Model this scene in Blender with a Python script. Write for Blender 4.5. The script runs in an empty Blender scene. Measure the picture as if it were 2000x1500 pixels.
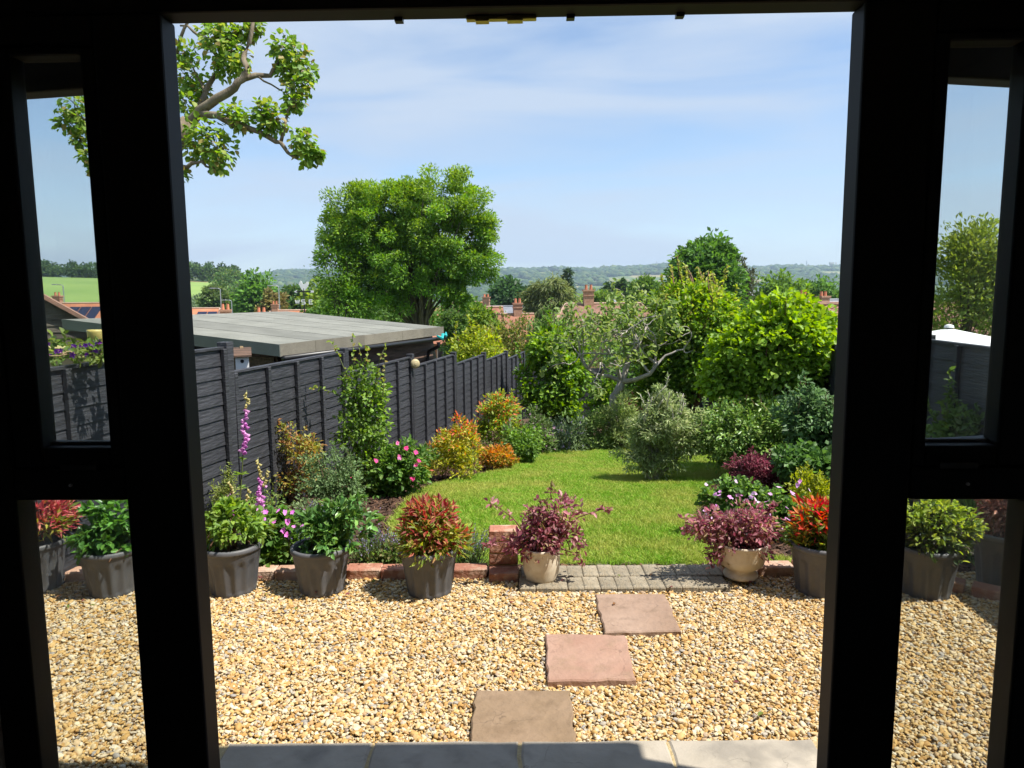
import bpy, bmesh, math, random
import numpy as np
from mathutils import Vector, Matrix
R = math.radians
sc = bpy.context.scene
col = sc.collection
rng = np.random.default_rng(7)
random.seed(7)

# ------------------------------------------------------------------ camera
F = 1400.0                      # focal length in photo pixels (2000 wide)
PITCH, ROLL, CAMH = R(7.0), R(0.45), 1.6
cf = np.array([0, math.cos(PITCH), -math.sin(PITCH)])
u0 = np.array([0, math.sin(PITCH), math.cos(PITCH)]); r0 = np.array([1.0, 0, 0])
cr = math.cos(ROLL)*r0 - math.sin(ROLL)*u0
cu = math.sin(ROLL)*r0 + math.cos(ROLL)*u0
CAM = np.array([0, 0, CAMH])
cam_d = bpy.data.cameras.new('camera'); cam = bpy.data.objects.new('camera', cam_d); col.objects.link(cam)
cam.matrix_world = Matrix(((cr[0], cu[0], -cf[0], 0), (cr[1], cu[1], -cf[1], 0), (cr[2], cu[2], -cf[2], CAMH), (0, 0, 0, 1)))
cam_d.sensor_width = 36; cam_d.lens = 36*F/2000; cam_d.clip_start = 0.05; cam_d.clip_end = 30000
sc.camera = cam

# ------------------------------------------------------------------ sky, sun, exposure
SUN_EL, SUN_DIR = R(60), np.array([0.957, -0.29])      # azimuth vector towards the sun: right, a little behind the camera
world = bpy.data.worlds.new('World'); sc.world = world; world.use_nodes = True
wn, wl = world.node_tree.nodes, world.node_tree.links
wn.clear()
wout = wn.new('ShaderNodeOutputWorld'); wbg = wn.new('ShaderNodeBackground'); sky = wn.new('ShaderNodeTexSky')
sky.sky_type = 'NISHITA'; sky.sun_disc = False; sky.sun_elevation = SUN_EL
sky.sun_rotation = math.atan2(SUN_DIR[0], SUN_DIR[1])
sky.air_density = 1.0; sky.dust_density = 0.35; sky.ozone_density = 3.0; sky.altitude = 60
wbg.inputs['Strength'].default_value = 0.105
# thin cirrus: whitening by stretched noise
tc = wn.new('ShaderNodeTexCoord'); mp = wn.new('ShaderNodeMapping'); mp.inputs['Scale'].default_value = (1.2, 1.2, 7.0); mp.inputs['Rotation'].default_value = (0.12, 0.1, 0.3)
nz = wn.new('ShaderNodeTexNoise'); nz.inputs['Scale'].default_value = 1.6; nz.inputs['Detail'].default_value = 7; nz.inputs['Distortion'].default_value = 0.5
rp = wn.new('ShaderNodeValToRGB'); rp.color_ramp.elements[0].position = 0.40; rp.color_ramp.elements[1].position = 0.63
rp.color_ramp.elements[0].color = (0.12, 0.12, 0.12, 1); rp.color_ramp.elements[1].color = (0.9, 0.9, 0.9, 1)
mx = wn.new('ShaderNodeMix'); mx.data_type = 'RGBA'
mx.inputs[7].default_value = (3.4, 4.0, 4.9, 1)
wl.new(tc.outputs['Generated'], mp.inputs['Vector']); wl.new(mp.outputs[0], nz.inputs['Vector']); wl.new(nz.outputs[0], rp.inputs[0])
wl.new(rp.outputs[0], mx.inputs[0]); wl.new(sky.outputs[0], mx.inputs[6]); wl.new(mx.outputs[2], wbg.inputs[0]); wl.new(wbg.outputs[0], wout.inputs[0])
sd = bpy.data.lights.new('sun', 'SUN'); sun = bpy.data.objects.new('sun', sd); col.objects.link(sun)
sd.energy = 5.0; sd.angle = R(0.53); sd.color = (1.0, 0.95, 0.87)
tosun = Vector((SUN_DIR[0]*math.cos(SUN_EL), SUN_DIR[1]*math.cos(SUN_EL), math.sin(SUN_EL)))
sun.rotation_euler = tosun.to_track_quat('Z', 'Y').to_euler()
sc.view_settings.view_transform = 'Standard'; sc.view_settings.look = 'None'; sc.view_settings.gamma = 1; sc.view_settings.use_curve_mapping = False
sc.view_settings.exposure = 0.80
sc.render.engine = 'CYCLES'
cy = sc.cycles; cy.max_bounces = 8; cy.transparent_max_bounces = 16; cy.diffuse_bounces = 4; cy.glossy_bounces = 2; cy.transmission_bounces = 4; cy.volume_bounces = 0
cy.use_denoising = True; cy.use_adaptive_sampling = True; cy.adaptive_threshold = 0.015
cy.caustics_reflective = False; cy.caustics_refractive = False; cy.sample_clamp_indirect = 6

# ------------------------------------------------------------------ pixel -> world
def ray(px, py): return cf + cr*(px-1000)/F + cu*(750-py)/F
def at_Y(px, py, Y):
    d = ray(px, py); return CAM + d*(Y/d[1])
def at_z(px, py, z):
    d = ray(px, py); return CAM + d*((z-CAMH)/d[2])
GS, GY0 = 0.108, 4.0
def gz(Y): return 0.0 if Y < GY0 else -GS*(Y-GY0)
def on_g(px, py):
    d = ray(px, py); p = at_z(px, py, 0)
    if 0 < p[1] < GY0: return p
    return CAM + d*((GS*GY0-CAMH)/(d[2]+GS*d[1]))
def m_px(n, Y): return n*Y/F

# ------------------------------------------------------------------ materials
MATS = {}
def nodes_of(name):
    m = bpy.data.materials.new(name); m.use_nodes = True; n = m.node_tree.nodes; l = m.node_tree.links
    return m, n, l, n['Principled BSDF'], n['Material Output']
def mat(name, c, rough=0.7, c2=None, scale=8.0, stretch=(1, 1, 1), bump=0.0, bscale=None, detail=6, metal=0.0, spec=0.5, lo=0.35, hi=0.65, coords='Object', c3=None, s3=60.0, w3=0.4, coat=0):
    m, n, l, b, o = nodes_of(name)
    b.inputs['Base Color'].default_value = (*c, 1); b.inputs['Roughness'].default_value = rough; b.inputs['Metallic'].default_value = metal
    b.inputs['Specular IOR Level'].default_value = spec
    t = n.new('ShaderNodeTexCoord'); mpn = n.new('ShaderNodeMapping'); mpn.inputs['Scale'].default_value = stretch
    l.new(t.outputs[coords], mpn.inputs['Vector'])
    if c2 is not None:
        z = n.new('ShaderNodeTexNoise'); z.inputs['Scale'].default_value = scale; z.inputs['Detail'].default_value = detail
        l.new(mpn.outputs[0], z.inputs['Vector'])
        r = n.new('ShaderNodeValToRGB'); r.color_ramp.elements[0].position = lo; r.color_ramp.elements[1].position = hi
        r.color_ramp.elements[0].color = (*c, 1); r.color_ramp.elements[1].color = (*c2, 1)
        l.new(z.outputs[0], r.inputs[0]); last = r.outputs[0]
        if c3 is not None:
            z3 = n.new('ShaderNodeTexNoise'); z3.inputs['Scale'].default_value = s3; z3.inputs['Detail'].default_value = 4
            l.new(mpn.outputs[0], z3.inputs['Vector'])
            r3 = n.new('ShaderNodeValToRGB'); r3.color_ramp.elements[0].position = 0.5; r3.color_ramp.elements[1].position = 0.68
            r3.color_ramp.elements[1].color = (w3, w3, w3, 1)
            l.new(z3.outputs[0], r3.inputs[0])
            x = n.new('ShaderNodeMix'); x.data_type = 'RGBA'; x.inputs[7].default_value = (*c3, 1)
            l.new(r3.outputs[0], x.inputs[0]); l.new(last, x.inputs[6]); last = x.outputs[2]
        oi = n.new('ShaderNodeObjectInfo'); hs = n.new('ShaderNodeHueSaturation')
        ma = n.new('ShaderNodeMath'); ma.operation = 'MULTIPLY_ADD'; ma.inputs[1].default_value = 0.3; ma.inputs[2].default_value = 0.85
        l.new(oi.outputs['Random'], ma.inputs[0]); l.new(ma.outputs[0], hs.inputs['Value']); l.new(last, hs.inputs['Color'])
        l.new(hs.outputs[0], b.inputs['Base Color'])
    if bump:
        z2 = n.new('ShaderNodeTexNoise'); z2.inputs['Scale'].default_value = bscale or scale*3; z2.inputs['Detail'].default_value = 8
        l.new(mpn.outputs[0], z2.inputs['Vector'])
        bp = n.new('ShaderNodeBump'); bp.inputs['Strength'].default_value = bump; bp.inputs['Distance'].default_value = 0.02
        l.new(z2.outputs[0], bp.inputs['Height']); l.new(bp.outputs[0], b.inputs['Normal'])
    MATS[name] = m
    return m
def leaf_mat(name, rough=0.45, trans=0.35, spec=0.4):
    m, n, l, b, o = nodes_of(name)
    a = n.new('ShaderNodeAttribute'); a.attribute_name = 'Col'
    l.new(a.outputs['Color'], b.inputs['Base Color']); b.inputs['Roughness'].default_value = rough; b.inputs['Specular IOR Level'].default_value = spec
    tr = n.new('ShaderNodeBsdfTranslucent'); hs = n.new('ShaderNodeHueSaturation'); hs.inputs['Hue'].default_value = 0.485; hs.inputs['Saturation'].default_value = 1.15; hs.inputs['Value'].default_value = 1.5
    l.new(a.outputs['Color'], hs.inputs['Color']); l.new(hs.outputs[0], tr.inputs['Color'])
    x = n.new('ShaderNodeMixShader'); x.inputs[0].default_value = trans
    l.new(b.outputs[0], x.inputs[1]); l.new(tr.outputs[0], x.inputs[2]); l.new(x.outputs[0], o.inputs['Surface'])
    MATS[name] = m
    return m
leaf_mat('leaf', 0.5, 0.42, 0.35); leaf_mat('leaf_matt', 0.65, 0.35, 0.2); leaf_mat('leaf_gloss', 0.34, 0.3, 0.4); leaf_mat('petal', 0.6, 0.4, 0.2)
mat('bark', (0.10, 0.075, 0.05), 0.9, (0.22, 0.18, 0.13), 14, (1, 1, 0.3), 0.6)
mat('bark_tan', (0.15, 0.115, 0.07), 0.85, (0.26, 0.21, 0.14), 14, (1, 1, 0.4), 0.6, c3=(0.07, 0.055, 0.035), s3=9, w3=0.6)
mat('bark_grey', (0.33, 0.30, 0.255), 0.85, (0.48, 0.44, 0.385), 20, (1, 1, 0.4), 0.5)
mat('bark_dark', (0.05, 0.038, 0.028), 0.9, (0.11, 0.085, 0.06), 10, (1, 1, 0.3), 0.5)
mat('stem_green', (0.10, 0.12, 0.03), 0.6); mat('stem_brown', (0.14, 0.075, 0.04), 0.8); mat('stem_red', (0.12, 0.03, 0.03), 0.7)
mat('frame_dark', (0.010, 0.011, 0.014), 0.55, spec=0.2)
mat('fence_black', (0.020, 0.021, 0.025), 0.6, (0.036, 0.037, 0.044), 5, (1, 6, 9), 0.35, 9, c3=(0.085, 0.086, 0.095), s3=9.0, w3=0.4)
mat('felt', (0.165, 0.168, 0.144), 0.95, (0.215, 0.218, 0.188), 3, bump=0.5, bscale=160, c3=(0.10, 0.10, 0.085), s3=240, w3=0.8)
mat('felt_brown', (0.145, 0.13, 0.098), 0.95, (0.19, 0.172, 0.132), 4, bump=0.5, bscale=160, c3=(0.30, 0.28, 0.22), s3=200, w3=0.8)
mat('wood_dark', (0.05, 0.03, 0.02), 0.8, (0.13, 0.075, 0.048), 4, (1, 8, 8), 0.5)
mat('weatherboard', (0.065, 0.052, 0.038), 0.9, (0.13, 0.11, 0.085), 4, (1, 6, 6), 0.5)
mat('black_plastic', (0.012, 0.012, 0.013), 0.4)
mat('pot_grey', (0.075, 0.077, 0.082), 0.55, (0.10, 0.10, 0.105), 9, c3=(0.13, 0.12, 0.11), s3=40, w3=0.25)
mat('pot_cream', (0.62, 0.53, 0.38), 0.45, (0.72, 0.66, 0.54), 6, bump=0.15, bscale=12, c3=(0.36, 0.25, 0.13), s3=9, w3=0.55)
mat('soil', (0.025, 0.017, 0.012), 1.0, (0.05, 0.034, 0.022), 60, bump=1.0, bscale=120)
mat('mulch', (0.045, 0.024, 0.014), 1.0, (0.11, 0.06, 0.035), 40, bump=1.0, bscale=70)
mat('brick', (0.30, 0.115, 0.07), 0.9, (0.40, 0.20, 0.13), 12, bump=0.5, bscale=60, c3=(0.52, 0.40, 0.30), s3=16, w3=0.6)
mat('brick_worn', (0.42, 0.24, 0.16), 0.9, (0.50, 0.34, 0.25), 12, bump=0.5, bscale=60, c3=(0.56, 0.44, 0.34), s3=16, w3=0.6)
mat('paver', (0.25, 0.205, 0.135), 0.95, (0.36, 0.305, 0.215), 22, bump=0.7, bscale=150, c3=(0.13, 0.12, 0.09), s3=45, w3=0.8)
mat('stone_pink', (0.27, 0.155, 0.108), 0.9, (0.32, 0.20, 0.145), 4.5, bump=0.8, bscale=14, c3=(0.24, 0.155, 0.10), s3=13, w3=0.7)
mat('stone_brown', (0.19, 0.128, 0.073), 0.9, (0.25, 0.172, 0.108), 4.5, bump=0.8, bscale=14, c3=(0.16, 0.105, 0.06), s3=13, w3=0.7)
mat('stone_buff', (0.23, 0.15, 0.102), 0.9, (0.29, 0.20, 0.145), 4.5, bump=0.8, bscale=14, c3=(0.18, 0.12, 0.08), s3=13, w3=0.7)
mat('slab_grey', (0.29, 0.255, 0.20), 0.85, (0.38, 0.335, 0.27), 4.5, bump=0.9, bscale=7, c3=(0.19, 0.17, 0.14), s3=7, w3=0.7)
mat('joint_sand', (0.40, 0.30, 0.15), 1.0, (0.5, 0.4, 0.22), 50, bump=0.6, bscale=150)
mat('gravel_bed', (0.30, 0.20, 0.10), 1.0, (0.45, 0.33, 0.18), 60, bump=1.0, bscale=90)
mat('lawn_soil', (0.085, 0.115, 0.028), 1.0, (0.15, 0.16, 0.05), 5, bump=1.0, bscale=70)
mat('roof_red', (0.22, 0.085, 0.05), 0.9, (0.32, 0.145, 0.09), 0.9, bump=0.6, bscale=3, c3=(0.20, 0.10, 0.075), s3=4, w3=0.6)
mat('roof_orange', (0.34, 0.125, 0.06), 0.9, (0.42, 0.17, 0.085), 1.0, bump=0.4, bscale=3, c3=(0.24, 0.10, 0.06), s3=5, w3=0.5)
mat('roof_old', (0.15, 0.08, 0.056), 0.95, (0.235, 0.125, 0.09), 1.6, bump=0.6, bscale=6, c3=(0.10, 0.075, 0.055), s3=3.5, w3=0.8)
mat('roof_pantile', (0.22, 0.12, 0.085), 0.9, (0.34, 0.19, 0.13), 3, bump=0.4, bscale=20, c3=(0.15, 0.11, 0.085), s3=9, w3=0.6)
mat('roof_slate', (0.17, 0.18, 0.21), 0.7, (0.24, 0.25, 0.28), 1.5, bump=0.3, bscale=5)
mat('ridge_tile', (0.36, 0.24, 0.175), 0.9, (0.44, 0.31, 0.23), 4)
mat('brick_far', (0.36, 0.19, 0.12), 0.9, (0.46, 0.27, 0.18), 6)
mat('render_wall', (0.62, 0.57, 0.48), 0.9, (0.68, 0.63, 0.55), 2)
mat('terracotta', (0.50, 0.17, 0.09), 0.85, (0.56, 0.23, 0.13), 8)
mat('white_paint', (0.78, 0.78, 0.76), 0.5); mat('white_fabric', (0.80, 0.80, 0.78), 0.8)
mat('solar', (0.02, 0.025, 0.05), 0.15); mat('steel', (0.45, 0.46, 0.47), 0.4, metal=0.8); mat('brass', (0.62, 0.48, 0.2), 0.35, metal=0.9)
mat('window_far', (0.05, 0.06, 0.07), 0.08); mat('teal_plastic', (0.02, 0.36, 0.36), 0.5); mat('beige_plastic', (0.42, 0.35, 0.19), 0.6)
mat('tan_wood', (0.42, 0.29, 0.15), 0.8, (0.50, 0.36, 0.2), 6, (1, 6, 6)); mat('yellow_ceramic', (0.50, 0.40, 0.11), 0.5, (0.56, 0.47, 0.17), 9)
mat('house_brick', (0.28, 0.13, 0.085), 0.9, (0.36, 0.2, 0.14), 10, bump=0.4); mat('plaster', (0.55, 0.53, 0.50), 0.9); mat('room_floor', (0.16, 0.13, 0.10), 0.5); mat('rust', (0.16, 0.07, 0.04), 0.9, (0.24, 0.12, 0.07), 9)
mat('field_green', (0.125, 0.21, 0.04), 1.0, (0.17, 0.25, 0.055), 0.02)
def add_cracks(name, dark, sc_=2.6, wd=0.012):
    m = MATS[name]; n, l = m.node_tree.nodes, m.node_tree.links; b = n['Principled BSDF']
    src = b.inputs['Base Color'].links[0].from_socket; t = n.new('ShaderNodeTexCoord'); z = n.new('ShaderNodeTexNoise'); z.inputs['Scale'].default_value = 3.0; z.inputs['Detail'].default_value = 6
    l.new(t.outputs['Object'], z.inputs['Vector']); mv = n.new('ShaderNodeMix'); mv.data_type = 'VECTOR'; mv.inputs[0].default_value = 0.55
    l.new(t.outputs['Object'], mv.inputs[4]); l.new(z.outputs['Color'], mv.inputs[5])
    v = n.new('ShaderNodeTexVoronoi'); v.feature = 'DISTANCE_TO_EDGE'; v.inputs['Scale'].default_value = sc_*2; l.new(mv.outputs[1], v.inputs['Vector'])
    r = n.new('ShaderNodeValToRGB'); r.color_ramp.elements[0].color = (0.75, 0.75, 0.75, 1); r.color_ramp.elements[1].color = (0, 0, 0, 1); r.color_ramp.elements[0].position = 0.0; r.color_ramp.elements[1].position = wd
    l.new(v.outputs['Distance'], r.inputs[0]); z2 = n.new('ShaderNodeTexNoise'); z2.inputs['Scale'].default_value = 5; l.new(t.outputs['Object'], z2.inputs['Vector'])
    r2 = n.new('ShaderNodeValToRGB'); r2.color_ramp.elements[0].position = 0.45; r2.color_ramp.elements[1].position = 0.6; l.new(z2.outputs[0], r2.inputs[0])
    mu = n.new('ShaderNodeMath'); mu.operation = 'MULTIPLY'; l.new(r.outputs[0], mu.inputs[0]); l.new(r2.outputs[0], mu.inputs[1])
    x = n.new('ShaderNodeMix'); x.data_type = 'RGBA'; x.inputs[7].default_value = (*dark, 1); l.new(mu.outputs[0], x.inputs[0]); l.new(src, x.inputs[6]); l.new(x.outputs[2], b.inputs['Base Color'])
for a_, d_ in (('stone_pink', (0.17, 0.10, 0.07)), ('stone_brown', (0.10, 0.065, 0.04)), ('stone_buff', (0.13, 0.085, 0.06)), ('slab_grey', (0.16, 0.14, 0.11))): add_cracks(a_, d_)
# thin pane: clear with a little dust and a fresnel reflection
m_, n_, l_, b_, o_ = nodes_of('pane')
tr_ = n_.new('ShaderNodeBsdfTransparent'); tr_.inputs[0].default_value = (0.97, 0.982, 0.976, 1)
gl_ = n_.new('ShaderNodeBsdfGlossy'); gl_.inputs['Roughness'].default_value = 0.02
df_ = n_.new('ShaderNodeBsdfDiffuse'); df_.inputs[0].default_value = (0.5, 0.5, 0.48, 1)
lw_ = n_.new('ShaderNodeLayerWeight'); pw_ = n_.new('ShaderNodeMath'); pw_.operation = 'POWER'; pw_.inputs[1].default_value = 5
fr_ = n_.new('ShaderNodeMath'); fr_.operation = 'MULTIPLY_ADD'; fr_.inputs[1].default_value = 0.95; fr_.inputs[2].default_value = 0.04
l_.new(lw_.outputs['Facing'], pw_.inputs[0]); l_.new(pw_.outputs[0], fr_.inputs[0])
x1_ = n_.new('ShaderNodeMixShader'); x2_ = n_.new('ShaderNodeMixShader'); x2_.inputs[0].default_value = 0.02
l_.new(fr_.outputs[0], x1_.inputs[0]); l_.new(tr_.outputs[0], x1_.inputs[1]); l_.new(gl_.outputs[0], x1_.inputs[2])
l_.new(x1_.outputs[0], x2_.inputs[1]); l_.new(df_.outputs[0], x2_.inputs[2]); l_.new(x2_.outputs[0], o_.inputs['Surface'])
MATS['pane'] = m_

# ------------------------------------------------------------------ object helpers
def tag(o, label=None, cat=None, group=None, kind=None):
    if label: o['label'] = label
    if cat: o['category'] = cat
    if group: o['group'] = group
    if kind: o['kind'] = kind
    return o
def thing(name, label, cat, loc=(0, 0, 0), rz=0.0, group=None):
    o = bpy.data.objects.new(name, None); col.objects.link(o); o.empty_display_size = 0.05
    o.location = loc; o.rotation_euler = (0, 0, rz)
    return tag(o, label, cat, group)
def link(name, me, mt, parent=None, loc=None, rot=None, scale=None):
    o = bpy.data.objects.new(name, me); col.objects.link(o)
    if mt is not None and len(me.materials) == 0: me.materials.append(MATS[mt])
    if parent is not None: o.parent = parent
    if loc is not None: o.location = loc
    if rot is not None: o.rotation_euler = rot
    if scale is not None: o.scale = scale
    return o
def np_mesh(name, V, Fc, C=None, smooth=False):
    V = np.ascontiguousarray(V, dtype=np.float32); Fc = np.ascontiguousarray(Fc, dtype=np.int32)
    me = bpy.data.meshes.new(name); k = Fc.shape[1]
    me.vertices.add(len(V)); me.vertices.foreach_set('co', V.ravel())
    me.loops.add(Fc.size); me.loops.foreach_set('vertex_index', Fc.ravel())
    me.polygons.add(len(Fc)); me.polygons.foreach_set('loop_start', np.arange(0, Fc.size, k, dtype=np.int32))
    me.polygons.foreach_set('loop_total', np.full(len(Fc), k, dtype=np.int32))
    if smooth: me.polygons.foreach_set('use_smooth', np.ones(len(Fc), dtype=bool))
    if C is not None:
        a = me.color_attributes.new('Col', 'FLOAT_COLOR', 'POINT')
        a.data.foreach_set('color', np.ascontiguousarray(np.hstack([C, np.ones((len(C), 1))]), dtype=np.float32).ravel())
    me.update(calc_edges=True)
    return me
class MB:
    def __init__(s): s.v = []; s.f = []
    def add(s, vs, fs):
        o = len(s.v); s.v += [tuple(map(float, q)) for q in vs]; s.f += [tuple(i+o for i in f) for f in fs]; return s
    def box(s, x0, x1, y0, y1, z0, z1):
        vs = [(x0, y0, z0), (x1, y0, z0), (x1, y1, z0), (x0, y1, z0), (x0, y0, z1), (x1, y0, z1), (x1, y1, z1), (x0, y1, z1)]
        return s.add(vs, [(0, 3, 2, 1), (4, 5, 6, 7), (0, 1, 5, 4), (1, 2, 6, 5), (2, 3, 7, 6), (3, 0, 4, 7)])
    def bar(s, p, q, w, h):          # box bar from p to q
        p, q = Vector(p), Vector(q); d = (q-p).normalized(); a = d.cross(Vector((0, 0, 1)))
        if a.length < 1e-3: a = Vector((1, 0, 0))
        a.normalize(); b = a.cross(d)
        vs = [e + a*sx*w/2 + b*sz*h/2 for e in (p, q) for sx, sz in ((-1, -1), (1, -1), (1, 1), (-1, 1))]
        return s.add(vs, [(0, 3, 2, 1), (4, 5, 6, 7), (0, 1, 5, 4), (1, 2, 6, 5), (2, 3, 7, 6), (3, 0, 4, 7)])
    def tube(s, pts, rad, n=6, cap=True):
        pts = [Vector(p) for p in pts]; k = len(pts)
        if not hasattr(rad, '__len__'): rad = [rad]*k
        vs = []; up = Vector((0.31, 0.2, 0.93))
        for i, p in enumerate(pts):
            t = (pts[min(i+1, k-1)]-pts[max(i-1, 0)])
            if t.length < 1e-9: t = Vector((0, 0, 1))
            t.normalize(); a = t.cross(up)
            if a.length < 1e-3: a = t.cross(Vector((1, 0, 0)))
            a.normalize(); b = t.cross(a)
            for j in range(n):
                an = 2*math.pi*j/n; vs.append(p+(a*math.cos(an)+b*math.sin(an))*rad[i])
        fs = [(i*n+j, i*n+(j+1) % n, (i+1)*n+(j+1) % n, (i+1)*n+j) for i in range(k-1) for j in range(n)]
        if cap: fs += [tuple(range(n-1, -1, -1)), tuple((k-1)*n+j for j in range(n))]
        return s.add(vs, fs)
    def lathe(s, prof, n=24, mod=None, cx=0, cy=0):
        vs = []
        for (r, z) in prof:
            for j in range(n):
                a = 2*math.pi*j/n; rr = r*(mod(a, z) if mod else 1); vs.append((cx+rr*math.cos(a), cy+rr*math.sin(a), z))
        fs = [(i*n+j, i*n+(j+1) % n, (i+1)*n+(j+1) % n, (i+1)*n+j) for i in range(len(prof)-1) for j in range(n)]
        return s.add(vs, fs)
    def mesh(s, name='mesh', smooth=False, bevel=0.0, seg=2):
        me = bpy.data.meshes.new(name); me.from_pydata(s.v, [], s.f)
        if bevel:
            bm = bmesh.new(); bm.from_mesh(me)
            bmesh.ops.bevel(bm, geom=list(bm.edges), offset=bevel, segments=seg, affect='EDGES', profile=0.5); bm.to_mesh(me); bm.free()
        if smooth: me.polygons.foreach_set('use_smooth', [True]*len(me.polygons))
        me.update(); return me
    def build(s, name, mt, parent=None, smooth=False, bevel=0.0, seg=2, **k):
        return link(name, s.mesh(name, smooth, bevel, seg), mt, parent, **k)
def unit(a): return a/np.maximum(np.linalg.norm(a, axis=-1, keepdims=True), 1e-9)

# ------------------------------------------------------------------ foliage
LEAFGAIN = 1.5
def leaf_arrays(P, D, N, L, W, C, oval=False, fold=0.22):
    n = len(P); L = np.broadcast_to(L, n)[:, None]; W = np.broadcast_to(W, n)[:, None]
    D = unit(D); S = unit(np.cross(D, N)); N2 = np.cross(S, D)
    if not oval:
        V = np.stack([P, P+D*L*.48+S*W*.5+N2*fold*W, P+D*L-N2*L*.08, P+D*L*.48-S*W*.5+N2*fold*W], 1)
        Fc = np.array([[0, 1, 2], [0, 2, 3]]); k = 4
    else:
        V = np.stack([P, P+D*L*.28+S*W*.42+N2*fold*W, P+D*L*.66+S*W*.40+N2*fold*W*.8, P+D*L-N2*L*.10, P+D*L*.66-S*W*.40+N2*fold*W*.8, P+D*L*.28-S*W*.42+N2*fold*W], 1)
        Fc = np.array([[0, 1, 2, 3], [0, 3, 4, 5]]); k = 6
    Fa = (Fc[None]+np.arange(n)[:, None, None]*k).reshape(-1, Fc.shape[1])
    return V.reshape(-1, 3), Fa, np.repeat(np.clip(C*LEAFGAIN, 0.002, 0.9), k, axis=0)
def pick(pal, n):
    c = np.array([p[:3] for p in pal]); w = np.array([p[3] if len(p) > 3 else 1.0 for p in pal]); w = w/w.sum()
    return c[rng.choice(len(c), n, p=w)]
def ball(n): return unit(rng.normal(size=(n, 3)))
def crown(blobs, nsub, per, subr, pal, tip=None, tipfrac=0.0, out=0.8, jit=0.7, up=0.0, zmin=-0.7, inner=0.5, cvar=0.16, lvar=0.14, flat=0.55, wob=0.22):
    """clumps of leaves spread over ellipsoids; returns P, D, N, colour and the clump centres"""
    w = np.array([b[1][0]*b[1][2] for b in blobs], float); w /= w.sum()
    bi = rng.choice(len(blobs), nsub, p=w)
    C0 = np.array([b[0] for b in blobs], float)[bi]; Rr = np.array([b[1] for b in blobs], float)[bi]
    d = ball(nsub*3); d = d[d[:, 2] > zmin][:nsub]
    while len(d) < nsub: d = np.vstack([d, ball(nsub)]); d = d[d[:, 2] > zmin][:nsub]
    ph = rng.normal(size=(6, 3))*2.6; po = rng.uniform(0, 6, 6)
    lump = 1+wob*sum(np.sin(d@ph[q]+po[q]+bi*1.7) for q in range(6))/2.4
    S = C0 + d*Rr*lump[:, None]*(inner+(1-inner)*rng.random((nsub, 1))**0.5)
    cl = 1+cvar*rng.normal(size=(nsub, 1))
    P = np.repeat(S, per, 0); n = len(P)
    sr = np.repeat(subr*(0.7+0.6*rng.random((nsub, 1))), per, 0)
    P = P + ball(n)*(rng.random((n, 1))**.4)*sr*1.75*np.array([1, 1, flat+0.25])
    O = unit((P-np.repeat(C0, per, 0))/np.repeat(Rr, per, 0)); sub_o = unit(P-np.repeat(S, per, 0))
    D = unit(O*out + sub_o*0.5 + rng.normal(size=(n, 3))*jit + np.array([0, 0, up]))
    N = unit(O*0.5 + np.array([0, 0, 0.7]) + rng.normal(size=(n, 3))*0.5)
    C = pick(pal, n)*np.repeat(cl, per, 0)*(1+lvar*rng.normal(size=(n, 1)))
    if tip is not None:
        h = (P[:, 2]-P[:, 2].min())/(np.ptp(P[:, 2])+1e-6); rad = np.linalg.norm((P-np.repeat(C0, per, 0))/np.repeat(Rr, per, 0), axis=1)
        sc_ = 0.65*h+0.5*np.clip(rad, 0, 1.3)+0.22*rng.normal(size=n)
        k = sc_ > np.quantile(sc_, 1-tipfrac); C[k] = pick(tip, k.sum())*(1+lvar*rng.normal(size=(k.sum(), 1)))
    return P, D, N, C, S
def bez(a, b, bend, n=6, sag=0.0):
    a, b = np.array(a, float), np.array(b, float); t = np.linspace(0, 1, n)[:, None]
    m = (a+b)/2+np.array(bend); q = (1-t)**2*a+2*t*(1-t)*m+t*t*b
    return q
def stems_to(base, targets, r0_, mt, parent, spread=0.06, fork=0.35, name='stem', n=4, crooked=0.12):
    mb = MB(); base = np.array(base, float)
    for t in targets:
        b = base + np.array([*(rng.normal(size=2)*spread), 0]); v = np.array(t)-b; ln = np.linalg.norm(v)
        bend = rng.normal(size=3)*crooked*ln + np.array([-v[0]*.25, -v[1]*.25, ln*.10])
        q = bez(b, t, bend, 6); mb.tube(q, np.linspace(r0_, r0_*.3, 6)*(0.7+.5*rng.random()), n)
    return mb.build(name, mt, parent, smooth=True)
def foliage(parent, parts, lm='leaf', oval=False, name='foliage', fold=0.22):
    """parts: list of (P,D,N,C,L,W); leaf sizes get their own variation"""
    Vs, Fs, Cs, o = [], [], [], 0
    for (P, D, N, C, L, W) in parts:
        s = 0.65+0.6*rng.random(len(P)); v, f, c = leaf_arrays(P, D, N, L*s, W*s, C, oval, fold); Vs.append(v); Fs.append(f+o); Cs.append(c); o += len(v)
    return link(name, np_mesh(name, np.vstack(Vs), np.vstack(Fs), np.vstack(Cs)), lm, parent)
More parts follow.
